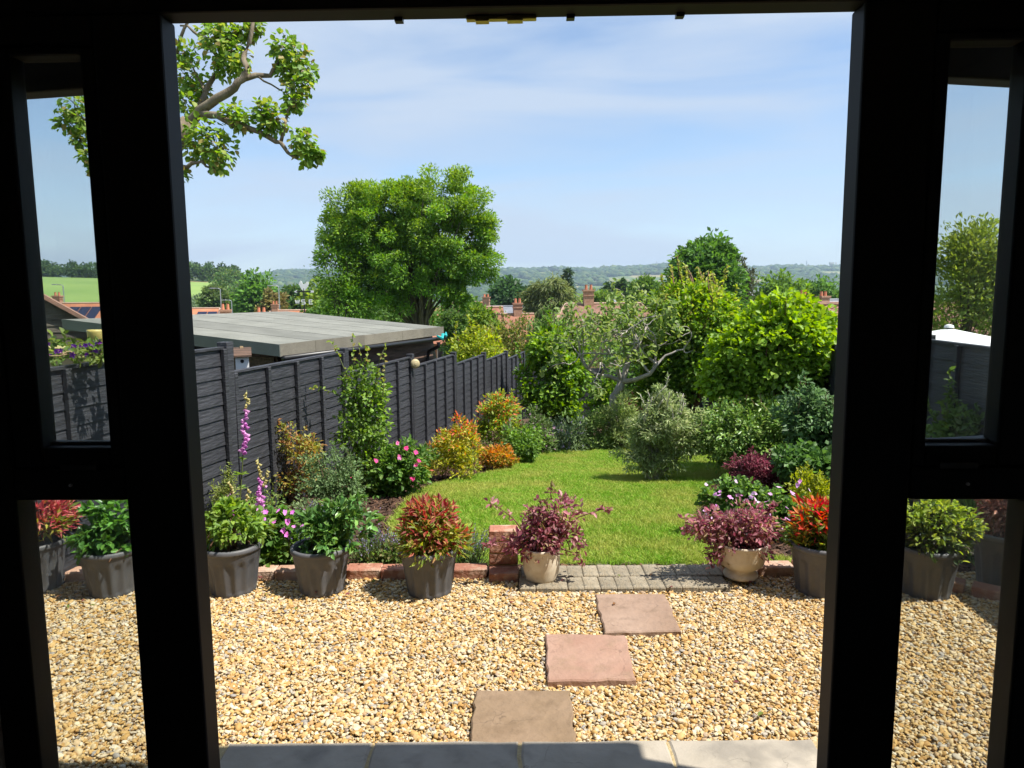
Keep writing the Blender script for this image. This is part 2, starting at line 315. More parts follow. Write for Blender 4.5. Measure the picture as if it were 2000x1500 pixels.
def plant(name, label, cat, base, blobs, nsub, per, subr, L, W, pal, lm='leaf', oval=False, stems=8, stem_mat='stem_brown', stem_r=0.008, group=None, shoots=0, shoot_h=0.2, shoot_pal=None, stem_spread=0.05, **kw):
    """blobs are given in world space; the thing's origin is its base"""
    base = np.array(base, float); t = thing(name, label, cat, base, group=group)
    bl = [(np.array(c, float)-base, r) for c, r in blobs]
    P, D, N, C, S = crown(bl, nsub, per, subr, pal, **kw)
    parts = [(P, D, N, C, L, W)]
    ends = list(S[rng.choice(len(S), min(stems, len(S)), replace=False)])
    if shoots:
        mb = MB(); top = S[np.argsort(-S[:, 2])[:max(shoots*3, 6)]]
        for i in range(shoots):
            s0 = top[rng.integers(len(top))]; hgt = shoot_h*(0.5+0.8*rng.random()); dv = np.array([rng.normal()*.35, rng.normal()*.35, 1.0]); dv /= np.linalg.norm(dv)
            q = bez(s0, s0+dv*hgt, rng.normal(size=3)*hgt*.1, 5); mb.tube(q, np.linspace(stem_r*.5, stem_r*.25, 5), 4)
            k = max(10, int(hgt/(L*.15))); tt = rng.random(k); idx = tt[:, None]
            pp = s0+dv*hgt*idx; dd = unit(rng.normal(size=(k, 3))+dv*.8); parts.append((pp, dd, unit(rng.normal(size=(k, 3))*.4+np.array([0, 0, 1])), pick(shoot_pal or pal, k)*(1+.12*rng.normal(size=(k, 1))), L*.85, W*.85))
        mb.build('shoot', stem_mat, t, smooth=True)
    foliage(t, parts, lm, oval)
    if stems: stems_to((0, 0, 0), ends, stem_r, stem_mat, t, spread=stem_spread)
    return t
def px_blob(x0, x1, y0, y1, Y, dr=0.8, dy=0.0):
    c = at_Y((x0+x1)/2, (y0+y1)/2, Y+dy); rx = m_px((x1-x0)/2, Y); rz = m_px((y1-y0)/2, Y)
    return (c, (rx, rx*dr, rz))

# ================================================================== SETTING
def lerp(tab, x): return np.interp(x, [a for a, _ in tab], [b for _, b in tab])
BASE_T = [(-40, 0), (4.0, 0), (18.3, -1.544), (40, -4), (100, -9), (250, -20), (600, -32), (1200, -34), (1800, -14), (2500, 34), (3300, 104), (4000, 146), (4300, 142), (6500, 90)]
LEFT_T = [(-40, 0), (4.0, 0), (18.3, -1.544), (40, -4), (100, -9), (200, -5), (250, 0.3), (330, 8), (450, 14.5), (520, 15), (700, 12), (1200, 0), (2500, 34), (3300, 90), (4000, 120), (6500, 80)]
def terrain_z(X, Y):
    q = 1000+F*X/np.maximum(Y, 1.0); w = np.clip((640-q)/200, 0, 1); w = w*w*(3-2*w)
    tilt = np.clip((200-q)/900, -0.7, 0.35)
    z = (1-w)*lerp(BASE_T, Y)+w*(lerp(LEFT_T, Y)+np.clip((Y-200)/250, 0, 1)*9*tilt)
    rid = np.clip((Y-1800)/2000, 0, 1)*(7*np.sin(q/93.0)+5*np.sin(q/41.0+1.0)+3*np.sin(q/17.0))
    return z+rid
Yr = np.concatenate([np.array([-14, -6, 0, 2, 4.0, 5, 7, 9, 12, 15, 18.3]), np.geomspace(21, 6500, 90)])
Sr = np.linspace(-1.25, 1.25, 141)
GX = Sr[None, :]*(Yr[:, None]+25); GYm = np.repeat(Yr[:, None], len(Sr), 1); GZ = terrain_z(GX, GYm)-0.05
nr, ns = GX.shape
Vg = np.stack([GX, GYm, GZ], -1).reshape(-1, 3)
ii = np.arange((nr-1)*ns).reshape(nr-1, ns)[:, :-1].ravel()
ground = link('ground', np_mesh('ground', Vg, np.stack([ii, ii+1, ii+ns+1, ii+ns], 1), smooth=True), None)
m, n, l, b, o = nodes_of('countryside')
tcn = n.new('ShaderNodeTexCoord'); v = n.new('ShaderNodeTexVoronoi'); v.inputs['Scale'].default_value = 0.0045; v.inputs['Randomness'].default_value = 0.9
nzn = n.new('ShaderNodeTexNoise'); nzn.inputs['Scale'].default_value = 0.05; nzn.inputs['Detail'].default_value = 8
l.new(tcn.outputs['Object'], v.inputs['Vector']); l.new(tcn.outputs['Object'], nzn.inputs['Vector'])
sx = n.new('ShaderNodeSeparateColor'); l.new(v.outputs['Color'], sx.inputs[0])
rr = n.new('ShaderNodeValToRGB'); rr.color_ramp.interpolation = 'CONSTANT'
for p_, c_ in ((0.0, (0.16, 0.22, 0.07, 1)), (0.3, (0.25, 0.26, 0.11, 1)), (0.55, (0.12, 0.19, 0.05, 1)), (0.8, (0.32, 0.29, 0.14, 1))):
    e_ = rr.color_ramp.elements[0] if p_ == 0 else rr.color_ramp.elements.new(p_); e_.color = c_
l.new(sx.outputs[0], rr.inputs[0])
mm = n.new('ShaderNodeMix'); mm.data_type = 'RGBA'; mm.blend_type = 'MULTIPLY'; mm.inputs[0].default_value = 0.5
l.new(rr.outputs[0], mm.inputs[6]); l.new(nzn.outputs[0], mm.inputs[7]); l.new(mm.outputs[2], b.inputs['Base Color']); b.inputs['Roughness'].default_value = 1.0; b.inputs['Specular IOR Level'].default_value = 0.1
MATS['countryside'] = m; ground.data.materials.append(m); tag(ground, 'rolling green countryside falling to a valley and rising to hills', kind='structure')

# the mown field on the hill at the left, a sheet just above the ground
fy = np.linspace(250, 452, 24); fq = np.linspace(-160, 500, 40)
def field_top(q): return 452-np.clip((q-200)/300, 0, 1)*70
FV = []
for j, tj in enumerate(np.linspace(0, 1, 24)):
    for q in fq:
        y_ = 235+(field_top(q)-235)*tj; x_ = (q-1000)/F*y_; FV.append((x_, y_, terrain_z(x_, y_)+0.12))
ii = np.arange(23*40).reshape(23, 40)[:, :-1].ravel()
tag(link('field', np_mesh('field', np.array(FV), np.stack([ii, ii+1, ii+41, ii+40], 1), smooth=True), 'field_green'), 'bright green mown field on the hillside', kind='structure')

# --- garden sheets
def sheet(name, poly, mt, dz, slope=True, kind='structure', label=None, sub=0):
    vs = [(x, y, (gz(y) if slope else 0)+dz) for x, y in poly]
    me = bpy.data.meshes.new(name); me.from_pydata(vs, [], [tuple(range(len(vs)))]); me.update()
    bm = bmesh.new(); bm.from_mesh(me); bmesh.ops.recalc_face_normals(bm, faces=bm.faces)
    for f in bm.faces:
        if f.normal.z < 0: f.normal_flip()
    bm.to_mesh(me); bm.free()
    return tag(link(name, me, mt), label, kind=kind)
def LX(Y): return -3.33+0.2*Y
def RX(Y): return 2.85+0.08*Y
sheet('gravel_ground', [(LX(-1)-3, -1), (RX(-1)+2, -1), (RX(3.92)+.1, 3.92), (LX(3.92)-.1, 3.92)], 'gravel_bed', 0.0, label='sandy bed under the gravel')
sheet('planting_bed', [(LX(3.92)-.1, 3.93), (RX(3.92)+.1, 3.93), (RX(18.2), 18.2), (LX(18.2), 18.2)][:2]+[(RX(4.0)+.1, 4.0), (LX(4.0)-.1, 4.0)], 'mulch', 0.0, label='strip of soil behind the brick edging')
sheet('planting_bed', [(LX(4.0)-.1, 4.0), (RX(4.0)+.1, 4.0), (RX(18.2), 18.2), (LX(18.2), 18.2)], 'mulch', 0.0, label='bark mulch covering the planting beds')
LAWN_PX = [(790, 1106), (765, 1070), (762, 1020), (800, 975), (845, 950), (900, 937), (960, 925), (1005, 913), (1018, 897), (1050, 884), (1110, 877), (1180, 874), (1300, 876), (1390, 886), (1440, 903), (1420, 925), (1390, 945), (1365, 985), (1350, 1020), (1372, 1060), (1400, 1090), (1545, 1096), (1548, 1106)]
LAWN = [tuple(on_g(*p)[:2]) for p in LAWN_PX]; LAWN = [(x, max(y, 4.005)) for x, y in LAWN]
sheet('lawn', LAWN, 'lawn_soil', 0.012, label='sloping lawn')
def in_poly(x, y, poly):
    x, y = np.asarray(x), np.asarray(y); r = np.zeros(x.shape, bool); j = len(poly)-1
    for i in range(len(poly)):
        xi, yi = poly[i]; xj, yj = poly[j]
        c = ((yi > y) != (yj > y)) & (x < (xj-xi)*(y-yi)/(yj-yi+1e-12)+xi); r ^= c; j = i
    return r

# --- instanced ground cover by geometry nodes
def scatter(name, label, pts, rot, scl, protos, dz=0.0):
    me = bpy.data.meshes.new(name); me.vertices.add(len(pts)); me.vertices.foreach_set('co', np.ascontiguousarray(pts, dtype=np.float32).ravel())
    a = me.attributes.new('rot', 'FLOAT_VECTOR', 'POINT'); a.data.foreach_set('vector', np.ascontiguousarray(rot, dtype=np.float32).ravel())
    a = me.attributes.new('scl', 'FLOAT_VECTOR', 'POINT'); a.data.foreach_set('vector', np.ascontiguousarray(scl, dtype=np.float32).ravel())
    a = me.attributes.new('idx', 'INT', 'POINT'); a.data.foreach_set('value', rng.integers(0, len(protos), len(pts)).astype(np.int32))
    o = link(name, me, None); tag(o, label, kind='stuff')
    pc = bpy.data.collections.new(name+'_pieces')
    for p in protos: pc.objects.link(p)
    g = bpy.data.node_groups.new(name+'_scatter', 'GeometryNodeTree'); g.interface.new_socket('Geometry', in_out='INPUT', socket_type='NodeSocketGeometry'); g.interface.new_socket('Geometry', in_out='OUTPUT', socket_type='NodeSocketGeometry')
    N = g.nodes; K = g.links
    gi = N.new('NodeGroupInput'); go = N.new('NodeGroupOutput'); ci = N.new('GeometryNodeCollectionInfo'); ci.inputs['Collection'].default_value = pc
    ci.inputs['Separate Children'].default_value = True; ci.inputs['Reset Children'].default_value = True
    ip = N.new('GeometryNodeInstanceOnPoints'); ip.inputs['Pick Instance'].default_value = True
    for an, typ, sk in (('rot', 'FLOAT_VECTOR', 'Rotation'), ('scl', 'FLOAT_VECTOR', 'Scale'), ('idx', 'INT', 'Instance Index')):
        na = N.new('GeometryNodeInputNamedAttribute'); na.data_type = typ; na.inputs['Name'].default_value = an
        K.new([s for s in na.outputs if s.enabled and s.name == 'Attribute'][0], ip.inputs[sk])
    K.new(gi.outputs[0], ip.inputs['Points']); K.new(ci.outputs[0], ip.inputs['Instance']); K.new(ip.outputs[0], go.inputs[0])
    md = o.modifiers.new('scatter', 'NODES'); md.node_group = g
    return o
def rand_mat(name, stops, rough=0.8, noise=0.25, nscale=80, trans=0.0, patch=None):
    m, n, l, b, o = nodes_of(name); b.inputs['Roughness'].default_value = rough; b.inputs['Specular IOR Level'].default_value = 0.35
    oi = n.new('ShaderNodeObjectInfo'); r = n.new('ShaderNodeValToRGB'); r.color_ramp.interpolation = 'LINEAR'
    for i, (p, c) in enumerate(stops):
        e = r.color_ramp.elements[i] if i < 2 else r.color_ramp.elements.new(p); e.position = p; e.color = (*c, 1)
    l.new(oi.outputs['Random'], r.inputs[0]); last = r.outputs[0]
    if patch:
        z0 = n.new('ShaderNodeTexNoise'); z0.inputs['Scale'].default_value = patch[0]; z0.inputs['Detail'].default_value = 5; l.new(oi.outputs['Location'], z0.inputs['Vector'])
        r0_ = n.new('ShaderNodeValToRGB'); r0_.color_ramp.elements[0].position = patch[1]; r0_.color_ramp.elements[1].position = patch[2]
        r0_.color_ramp.elements[1].color = (patch[4],)*3+(1,)
        l.new(z0.outputs[0], r0_.inputs[0]); x0 = n.new('ShaderNodeMix'); x0.data_type = 'RGBA'; x0.inputs[7].default_value = (*patch[3], 1)
        l.new(r0_.outputs[0], x0.inputs[0]); l.new(last, x0.inputs[6]); last = x0.outputs[2]
    z = n.new('ShaderNodeTexNoise'); z.inputs['Scale'].default_value = nscale; z.inputs['Detail'].default_value = 4
    tcx = n.new('ShaderNodeTexCoord'); l.new(tcx.outputs['Object'], z.inputs['Vector'])
    hs = n.new('ShaderNodeHueSaturation'); ma = n.new('ShaderNodeMath'); ma.operation = 'MULTIPLY_ADD'; ma.inputs[1].default_value = noise*4; ma.inputs[2].default_value = 1-noise*2
    l.new(z.outputs[0], ma.inputs[0]); l.new(ma.outputs[0], hs.inputs['Value']); l.new(last, hs.inputs['Color']); l.new(hs.outputs[0], b.inputs['Base Color'])
    if trans:
        t = n.new('ShaderNodeBsdfTranslucent'); l.new(hs.outputs[0], t.inputs['Color']); x = n.new('ShaderNodeMixShader'); x.inputs[0].default_value = trans
        l.new(b.outputs[0], x.inputs[1]); l.new(t.outputs[0], x.inputs[2]); l.new(x.outputs[0], o.inputs['Surface'])
    MATS[name] = m; return m
rand_mat('pebble', [(0.0, (0.36, 0.20, 0.06)), (1.0, (0.58, 0.51, 0.38)), (0.17, (0.46, 0.28, 0.09)), (0.36, (0.52, 0.36, 0.15)), (0.54, (0.54, 0.42, 0.24)), (0.64, (0.47, 0.40, 0.29)), (0.71, (0.26, 0.24, 0.215)), (0.77, (0.39, 0.23, 0.09)), (0.88, (0.57, 0.47, 0.29))], 0.7, 0.14, 60)
rand_mat('grass_blade', [(0.0, (0.16, 0.34, 0.012)), (1.0, (0.30, 0.48, 0.035)), (0.5, (0.22, 0.41, 0.018)), (0.9, (0.44, 0.48, 0.09))], 0.55, 0.1, 20, 0.35, patch=(1.9, 0.43, 0.64, (0.52, 0.46, 0.11), 0.5))
rand_mat('bark_chip', [(0.0, (0.035, 0.018, 0.012)), (1.0, (0.16, 0.085, 0.05)), (0.6, (0.075, 0.04, 0.024))], 0.95, 0.2, 60)
def proto(name, me, mt):
    o = bpy.data.objects.new(name, me); me.materials.append(MATS[mt]); return o
protos = []
for k in range(7):
    bm = bmesh.new(); bmesh.ops.create_icosphere(bm, subdivisions=2 if k < 3 else 1, radius=0.5)
    sx_, sy_, sz_ = 1.0, rng.uniform(.6, .85), rng.uniform(.34, .52); ph = rng.normal(size=(4, 3))*2.2; am = rng.uniform(.07, .17, 4)
    for v in bm.verts:
        c = np.array(v.co); f = 1+sum(am[q]*math.sin(ph[q]@c*2+q) for q in range(4)); v.co = Vector((c[0]*sx_*f, c[1]*sy_*f, c[2]*sz_*f))
    me = bpy.data.meshes.new('pebble'); bm.to_mesh(me); bm.free()
    me.polygons.foreach_set('use_smooth', [k < 3]*len(me.polygons)); protos.append(proto('pebble', me, 'pebble'))
def jgrid(x0, x1, y0, y1, s):
    xs = np.arange(x0, x1, s); ys = np.arange(y0, y1, s); g = np.stack(np.meshgrid(xs, ys), -1).reshape(-1, 2)
    return g+rng.uniform(-.5, .5, g.shape)*s*1.1
STONES = [  # stepping stones: corners (x,y), far-left, far-right, near-right, near-left
    ('stone_brown', [(-0.155, 2.70), (0.222, 2.695), (0.216, 2.335), (-0.163, 2.335)], 'brown sandstone stepping stone touching the grey doorstep slabs'),
    ('stone_pink', [(0.146, 3.176), (0.515, 3.16), (0.500, 2.772), (0.137, 2.764)], 'pink sandstone stepping stone, the middle one of three'),
    ('stone_buff', [(0.430, 3.622), (0.798, 3.615), (0.785, 3.196), (0.424, 3.186)], 'buff sandstone stepping stone nearest the block paved step')]
gp = np.vstack([jgrid(-3.3, 3.4, 1.8, 3.96, 0.0128), jgrid(-3.3, 3.4, 2.1, 3.96, 0.0150)])
keep = (gp[:, 0] > LX(gp[:, 1])+.02) & (gp[:, 0] < RX(gp[:, 1])-.02) & ~((np.abs(gp[:, 0]-.02) < 1.03) & (gp[:, 1] < 2.315))
keep &= ~((gp[:, 0] > 0.02) & (gp[:, 0] < 1.17) & (gp[:, 1] > 3.69)) & (gp[:, 1] < 3.93+0*gp[:, 0])
for _, q, _ in STONES: keep &= ~in_poly(gp[:, 0], gp[:, 1], q)
gp = gp[keep]; ng = len(gp)
gpt = np.column_stack([gp, rng.uniform(0.002, 0.017, ng)+0.004*np.sin(gp[:, 0]*3.1+1)*np.sin(gp[:, 1]*4.0)])
s_ = np.clip(rng.lognormal(np.log(0.0158), 0.33, ng), 0.007, 0.034)
scatter('gravel', 'golden and cream pea gravel spread in front of the doors', gpt, np.column_stack([rng.normal(0, .35, ng), rng.normal(0, .35, ng), rng.uniform(0, 6.28, ng)]), np.repeat(s_[:, None], 3, 1), protos)
# grass tufts
tufts = []
for k in range(5):
    V_, F_ = [], []
    for j in range(16):
        a = rng.uniform(0, 6.28); x_, y_ = rng.normal(0, .016, 2); h = rng.uniform(.016, .036); ln = rng.normal(0, .012, 2); w = rng.uniform(.0014, .0024)
        dx, dy = math.cos(a)*w, math.sin(a)*w; o_ = len(V_)
        V_ += [(x_-dx, y_-dy, 0), (x_+dx, y_+dy, 0), (x_+ln[0]*.4+dx*.7, y_+ln[1]*.4+dy*.7, h*.6), (x_+ln[0]*.4-dx*.7, y_+ln[1]*.4-dy*.7, h*.6), (x_+ln[0]*1.2, y_+ln[1]*1.2, h)]
        F_ += [(o_, o_+1, o_+2, o_+3), (o_+3, o_+2, o_+4)]
    me = bpy.data.meshes.new('tuft'); me.from_pydata(V_, [], F_); me.update(); tufts.append(proto('tuft', me, 'grass_blade'))
lx = np.array(LAWN)
gg = jgrid(lx[:, 0].min(), lx[:, 0].max(), 4.0, lx[:, 1].max(), 0.0255); gg = gg[in_poly(gg[:, 0], gg[:, 1], LAWN)]; ng = len(gg)
gzz = np.array([gz(y) for y in gg[:, 1]])
hs_ = (0.75+0.35*rng.random(ng))*(1+0.25*np.sin(gg[:, 0]*2.3+gg[:, 1]*1.1)*np.sin(gg[:, 1]*1.7)); wd = rng.uniform(.9, 1.5, ng)
scatter('grass', 'short green lawn grass with dry patches', np.column_stack([gg, gzz+.010]), np.column_stack([rng.normal(0, .15, ng), rng.normal(0, .15, ng), rng.uniform(0, 6.28, ng)]), np.column_stack([wd, wd, hs_]), tufts)
# bark chips on the beds
chips = []
for k in range(4):
    mb = MB(); mb.box(-.5, .5, -.22, .22, -.07, .07); me = mb.mesh('chip')
    for v in me.vertices: v.co.x *= 1+.3*random.uniform(-1, 1); v.co.y *= 1+.5*random.uniform(-1, 1)
    chips.append(proto('chip', me, 'bark_chip'))
cg = jgrid(-3, 4.4, 3.97, 12.5, 0.036); cg = cg[(cg[:, 0] > LX(cg[:, 1])+.03) & (cg[:, 0] < RX(cg[:, 1])-.03)]; cg = cg[~in_poly(cg[:, 0], cg[:, 1], LAWN)]; ng = len(cg)
scatter('bark_mulch', 'dark bark chips covering the flower beds', np.column_stack([cg, np.array([gz(y) for y in cg[:, 1]])+.008]), np.column_stack([rng.normal(0, .4, ng), rng.normal(0, .4, ng), rng.uniform(0, 6.28, ng)]), np.repeat(rng.uniform(.02, .055, (ng, 1)), 3, 1), chips)

# ------------------------------------------------------------------ paving
def rough_slab(poly, z0, z1, name, mt, parent=None, jag=0.004, sub=7):
    """a slab with slightly chipped edges"""
    pts = []
    for i in range(4):
        a, b_ = np.array(poly[i]), np.array(poly[(i+1) % 4])
        for t in np.linspace(0, 1, sub, endpoint=False): pts.append(a+(b_-a)*t+rng.normal(0, jag, 2)*(t > 0))
    k = len(pts); c = np.mean(pts, 0); vs = [(p[0], p[1], z0) for p in pts]+[(p[0], p[1], z1-.006) for p in pts]+[(*(c+(p-c)*.97), z1) for p in pts]
    fs = [tuple(range(k-1, -1, -1)), tuple(2*k+i for i in range(k))]
    for lev in (0, 1): fs += [(lev*k+i, lev*k+(i+1) % k, (lev+1)*k+(i+1) % k, (lev+1)*k+i) for i in range(k)]
    s = MB().add(vs, fs); return s.build(name, mt, parent)
for mt, q, lab in STONES:
    q = q[::-1]; o = rough_slab(q, -0.01, 0.036, 'stepping_stone', mt, jag=0.0035, sub=9); tag(o, lab, 'paving slab', 'stepping stones across the gravel')
step = tag(MB().box(-1.02, 1.06, 1.72, 2.295, 0.0, 0.074).build('doorstep', 'joint_sand'), 'doorstep of grey sandstone slabs with sandy joints', kind='structure')
for i in range(4):
    x0 = -0.985+0.503*i; w = 0.488; j = random.uniform(-.008, .008)
    rough_slab([(x0+.002, 1.73), (x0+w+.006, 1.73), (x0+w+.006+j*.6, 2.303), (x0+.002+j*.4, 2.303)], 0.01, 0.08, 'slab', 'slab_grey', step, jag=.003)
pav = thing('paved_step', 'step of two rows of grey block pavers between the cream pots', 'paving')
MB().box(0.035, 1.155, 3.70, 4.04, -0.05, 0.018).build('mortar_bed', 'joint_sand', pav)
blk = MB().box(-.0435, .0435, -.081, .081, -.05, .03).mesh('paver', bevel=.005, seg=1)
for rI in range(2):
    for k in range(13):
        x = 0.03+.0447+k*.0878+random.uniform(-.0015, .0015)+(0.012 if rI else 0)
        link('paver', blk, 'paver', pav, (x, 3.777+rI*.171, .006+random.uniform(-.003, .003)), (random.uniform(-.012, .012), random.uniform(-.012, .012), random.uniform(-.012, .012)))
bk = MB().box(-.1, .1, -.05, .05, -.04, .04).mesh('brick', bevel=.006, seg=1)
bk2 = MB().box(-.1, .1, -.05, .05, -.04, .04).mesh('brick', bevel=.008, seg=1); bk2.materials.append(MATS['brick_worn'])
def edging(x0, x1, y0, y1, lab):
    t = thing('brick_edging', lab, 'brick edging', ((x0+x1)/2, (y0+y1)/2, 0)); k = int(round(math.hypot(x1-x0, y1-y0)/.208)); an = math.atan2(y1-y0, x1-x0)
    for i in range(k):
        f = (i+.5)/k; link('brick', bk if random.random() < .6 else bk2, 'brick', t, (x0+(x1-x0)*f-(x0+x1)/2, y0+(y1-y0)*f-(y0+y1)/2+random.uniform(-.005, .005), .032+random.uniform(-.006, .004)), (random.uniform(-.04, .04), random.uniform(-.02, .02), an+random.uniform(-.03, .03)))
edging(-2.56, -0.15, 3.945, 3.945, 'low row of red bricks edging the left flower bed')
edging(1.18, 2.02, 3.945, 3.935, 'low row of red bricks between right cream pot and right corner bed')
edging(2.05, 2.60, 3.93, 3.50, 'low row of bricks turning the right corner under dark pots')
pil = thing('brick_pillar', 'short stack of red bricks beside the left cream pot', 'brick pillar', (-0.055, 3.945, 0))
bkp = MB().box(-.083, .083, -.055, .055, -.031, .031).mesh('brick', bevel=.005, seg=1)
MB().box(-.078, .078, -.05+.06, .05+.06, .0, .262).build('mortar', 'joint_sand', pil)
for k in range(4):
    link('brick', bkp, 'brick', pil, (random.uniform(-.003, .003), .06+random.uniform(-.003, .003), .036+k*.069), (0, 0, random.uniform(-.02, .02)))
link('brick', bkp, 'brick', pil, (0, -.054, .034), (0, 0, .02))

# ------------------------------------------------------------------ fences
def board_mesh(Ln, h, s, seed):
    r = np.random.default_rng(seed); nseg = 14; xs = np.linspace(0, Ln, nseg+1); wob = np.cumsum(r.normal(0, .0035, nseg+1)); wob -= np.linspace(wob[0], wob[-1], nseg+1)
    V_, F_ = [], []
    for i, x in enumerate(xs):
        zb = wob[i]; t = .012
        V_ += [(x, s*.013, zb), (x, s*.003, zb), (x, s*(-.008), h), (x, s*.002, h)]
    for i in range(nseg):
        for j in range(4):
            a, b_ = i*4+j, i*4+(j+1) % 4; F_.append((a, b_, b_+4, a+4) if s > 0 else (b_, a, a+4, b_+4))
    F_ += [(0, 3, 2, 1), (nseg*4, nseg*4+1, nseg*4+2, nseg*4+3)]
    me = bpy.data.meshes.new('board'); me.from_pydata([tuple(map(float, q)) for q in V_], [], F_); me.update(); me.materials.append(MATS['fence_black']); return me
def fence(name, lab, X, Ys, tops, side, H=1.28, nb=12):
    t = thing(name, lab, 'fence', (X(Ys[0]), Ys[0], 0))
    base = np.array([X(Ys[0]), Ys[0], 0.0]); step_ = (X(Ys[1])-X(Ys[0]), Ys[1]-Ys[0]); Lt = math.hypot(*step_); an = math.atan2(step_[1], step_[0]); Ln = Lt-.09
    s = side; pitch = (H-.03)/nb; bms = [board_mesh(Ln, pitch*1.22, s, q) for q in range(5)]
    bat = MB().box(-.022, .022, min(s*.0135, s*.044), max(s*.0135, s*.044), 0.0, H).mesh('batten', bevel=.003, seg=1); bat.materials.append(MATS['fence_black'])
    cap = MB().box(0, Ln, -.022, .028, H-.006, H+.016).mesh('cap_rail', bevel=.003, seg=1); cap.materials.append(MATS['fence_black'])
    pst = MB().box(-.045, .045, -.045, .045, -2.2, 0).mesh('post', bevel=.005, seg=1); pst.materials.append(MATS['fence_black'])
    for k in range(len(tops)+1):
        p = np.array([X(Ys[k]), Ys[k], max(tops[max(k-1, 0)], tops[min(k, len(tops)-1)])+.05])-base
        if k == len(tops): p[2] = tops[-1]+.03
        link('post', pst, None, t, p, (random.uniform(-.01, .01), random.uniform(-.012, .012), an))
    for k, tp in enumerate(tops):
        d = np.array([math.cos(an), math.sin(an), 0])*.045
        pn = bpy.data.objects.new('panel', None); col.objects.link(pn); pn.parent = t; pn.location = np.array([X(Ys[k]), Ys[k], tp-H])-base+d; pn.rotation_euler = (0, 0, an)
        for q in range(nb): link('board', bms[random.randrange(5)], None, pn, (0, 0, .01+q*pitch+random.uniform(-.004, .004)), (0, random.uniform(-.003, .003), 0))
        for q in range(5): link('batten', bat, None, pn, (.02+(Ln-.04)*q/4, 0, 0))
        link('cap_rail', cap, None, pn)
    return t
FY = [1.37+2.09*k for k in range(9)]
fence('garden_fence', 'long black overlap board fence along the left of the lawn', LX, FY, [1.40, 1.215, 1.015, .78, .64, .47, .34, .18], -1)
RYs = [1.9+1.9*k for k in range(10)]
fence('garden_fence', 'black board fence in shade along the right boundary', RX, RYs, [1.42, 1.22, 1.02, .86, .70, .52, .36, .18, .0], 1)
# back boundary (runs left to right)
tb = thing('back_fence', 'dark board fence behind the hedge at the end of the garden', 'fence', (0.35, 18.2, -1.55))
bmsb = [board_mesh(1.9, .165, -1, 40+q) for q in range(3)]
for k in range(2):
    for q in range(9): link('board', bmsb[q % 3], None, tb, (.05+1.98*k, 0, .02+q*.14))
for k in range(3): MB().box(-.045, .045, -.045, .045, 0, 1.4).build('post', 'fence_black', tb, loc=(1.98*k, 0, 0))

# ------------------------------------------------------------------ the house: room, wall, frame, doors
DA = R(1.4)
hs_root = lambda n, l_, c_: thing(n, l_, c_, (0, 1.65, 0), -DA)
room = tag(MB().box(-1.9, 1.50, -3.2, 1.56, 0.04, 0.15).build('room_floor', 'room_floor'), 'floor of the dark room', kind='structure')
wm = MB()
wm.box(-2.0, -1.9, -3.3, 1.6, 0.0, 2.35); wm.box(1.50, 1.60, -3.3, 1.6, 0.0, 2.35); wm.box(-1.9, 1.50, -3.3, -3.2, 0.0, 2.35)
tag(wm.build('room_wall', 'plaster'), 'plastered walls of the room', kind='structure')
tag(MB().box(-2.0, 1.60, -3.3, 1.56, 2.36, 2.395).build('ceiling', 'plaster'), 'ceiling of the room', kind='structure')
wf = MB()
wf.box(-2.0, -1.262, -.045, .11, 0.0, 2.40); wf.box(1.262, 1.60, -.045, .11, 0.0, 2.33); wf.box(1.602, 4.0, -.045, .108, 0.0, 2.33); wf.box(-1.262, 1.262, -.045, .11, 2.335, 2.40); wf.box(-1.262, 1.262, -.045, .11, 0.0, .14)
fw = wf.build('front_wall', 'plaster', loc=(0, 1.65, 0), rot=(0, 0, -DA)); tag(fw, 'house wall around the doors', kind='structure')
rf = MB(); rf.box(-2.1, 1.71, -3.5, 1.89, 2.40, 2.47); rf.box(1.712, 4.0, -3.5, 1.60, 2.30, 2.335); tag(rf.build('house_roof', 'roof_slate'), 'flat roof over the room', kind='structure')
FRB = .006
def fbox(name, par, u0_, u1_, z0, z1, y0=-.035, y1=.035, mt='frame_dark', bv=FRB): return MB().box(u0_, u1_, y0, y1, z0, z1).build(name, mt, par, bevel=bv)
fr = hs_root('door_frame', 'black door frame with a narrow glazed sidelight on each side', 'door frame')
fbox('head', fr, -1.262, 1.262, 2.213, 2.335)
fbox('threshold', fr, -1.262, 1.262, .14, .20)
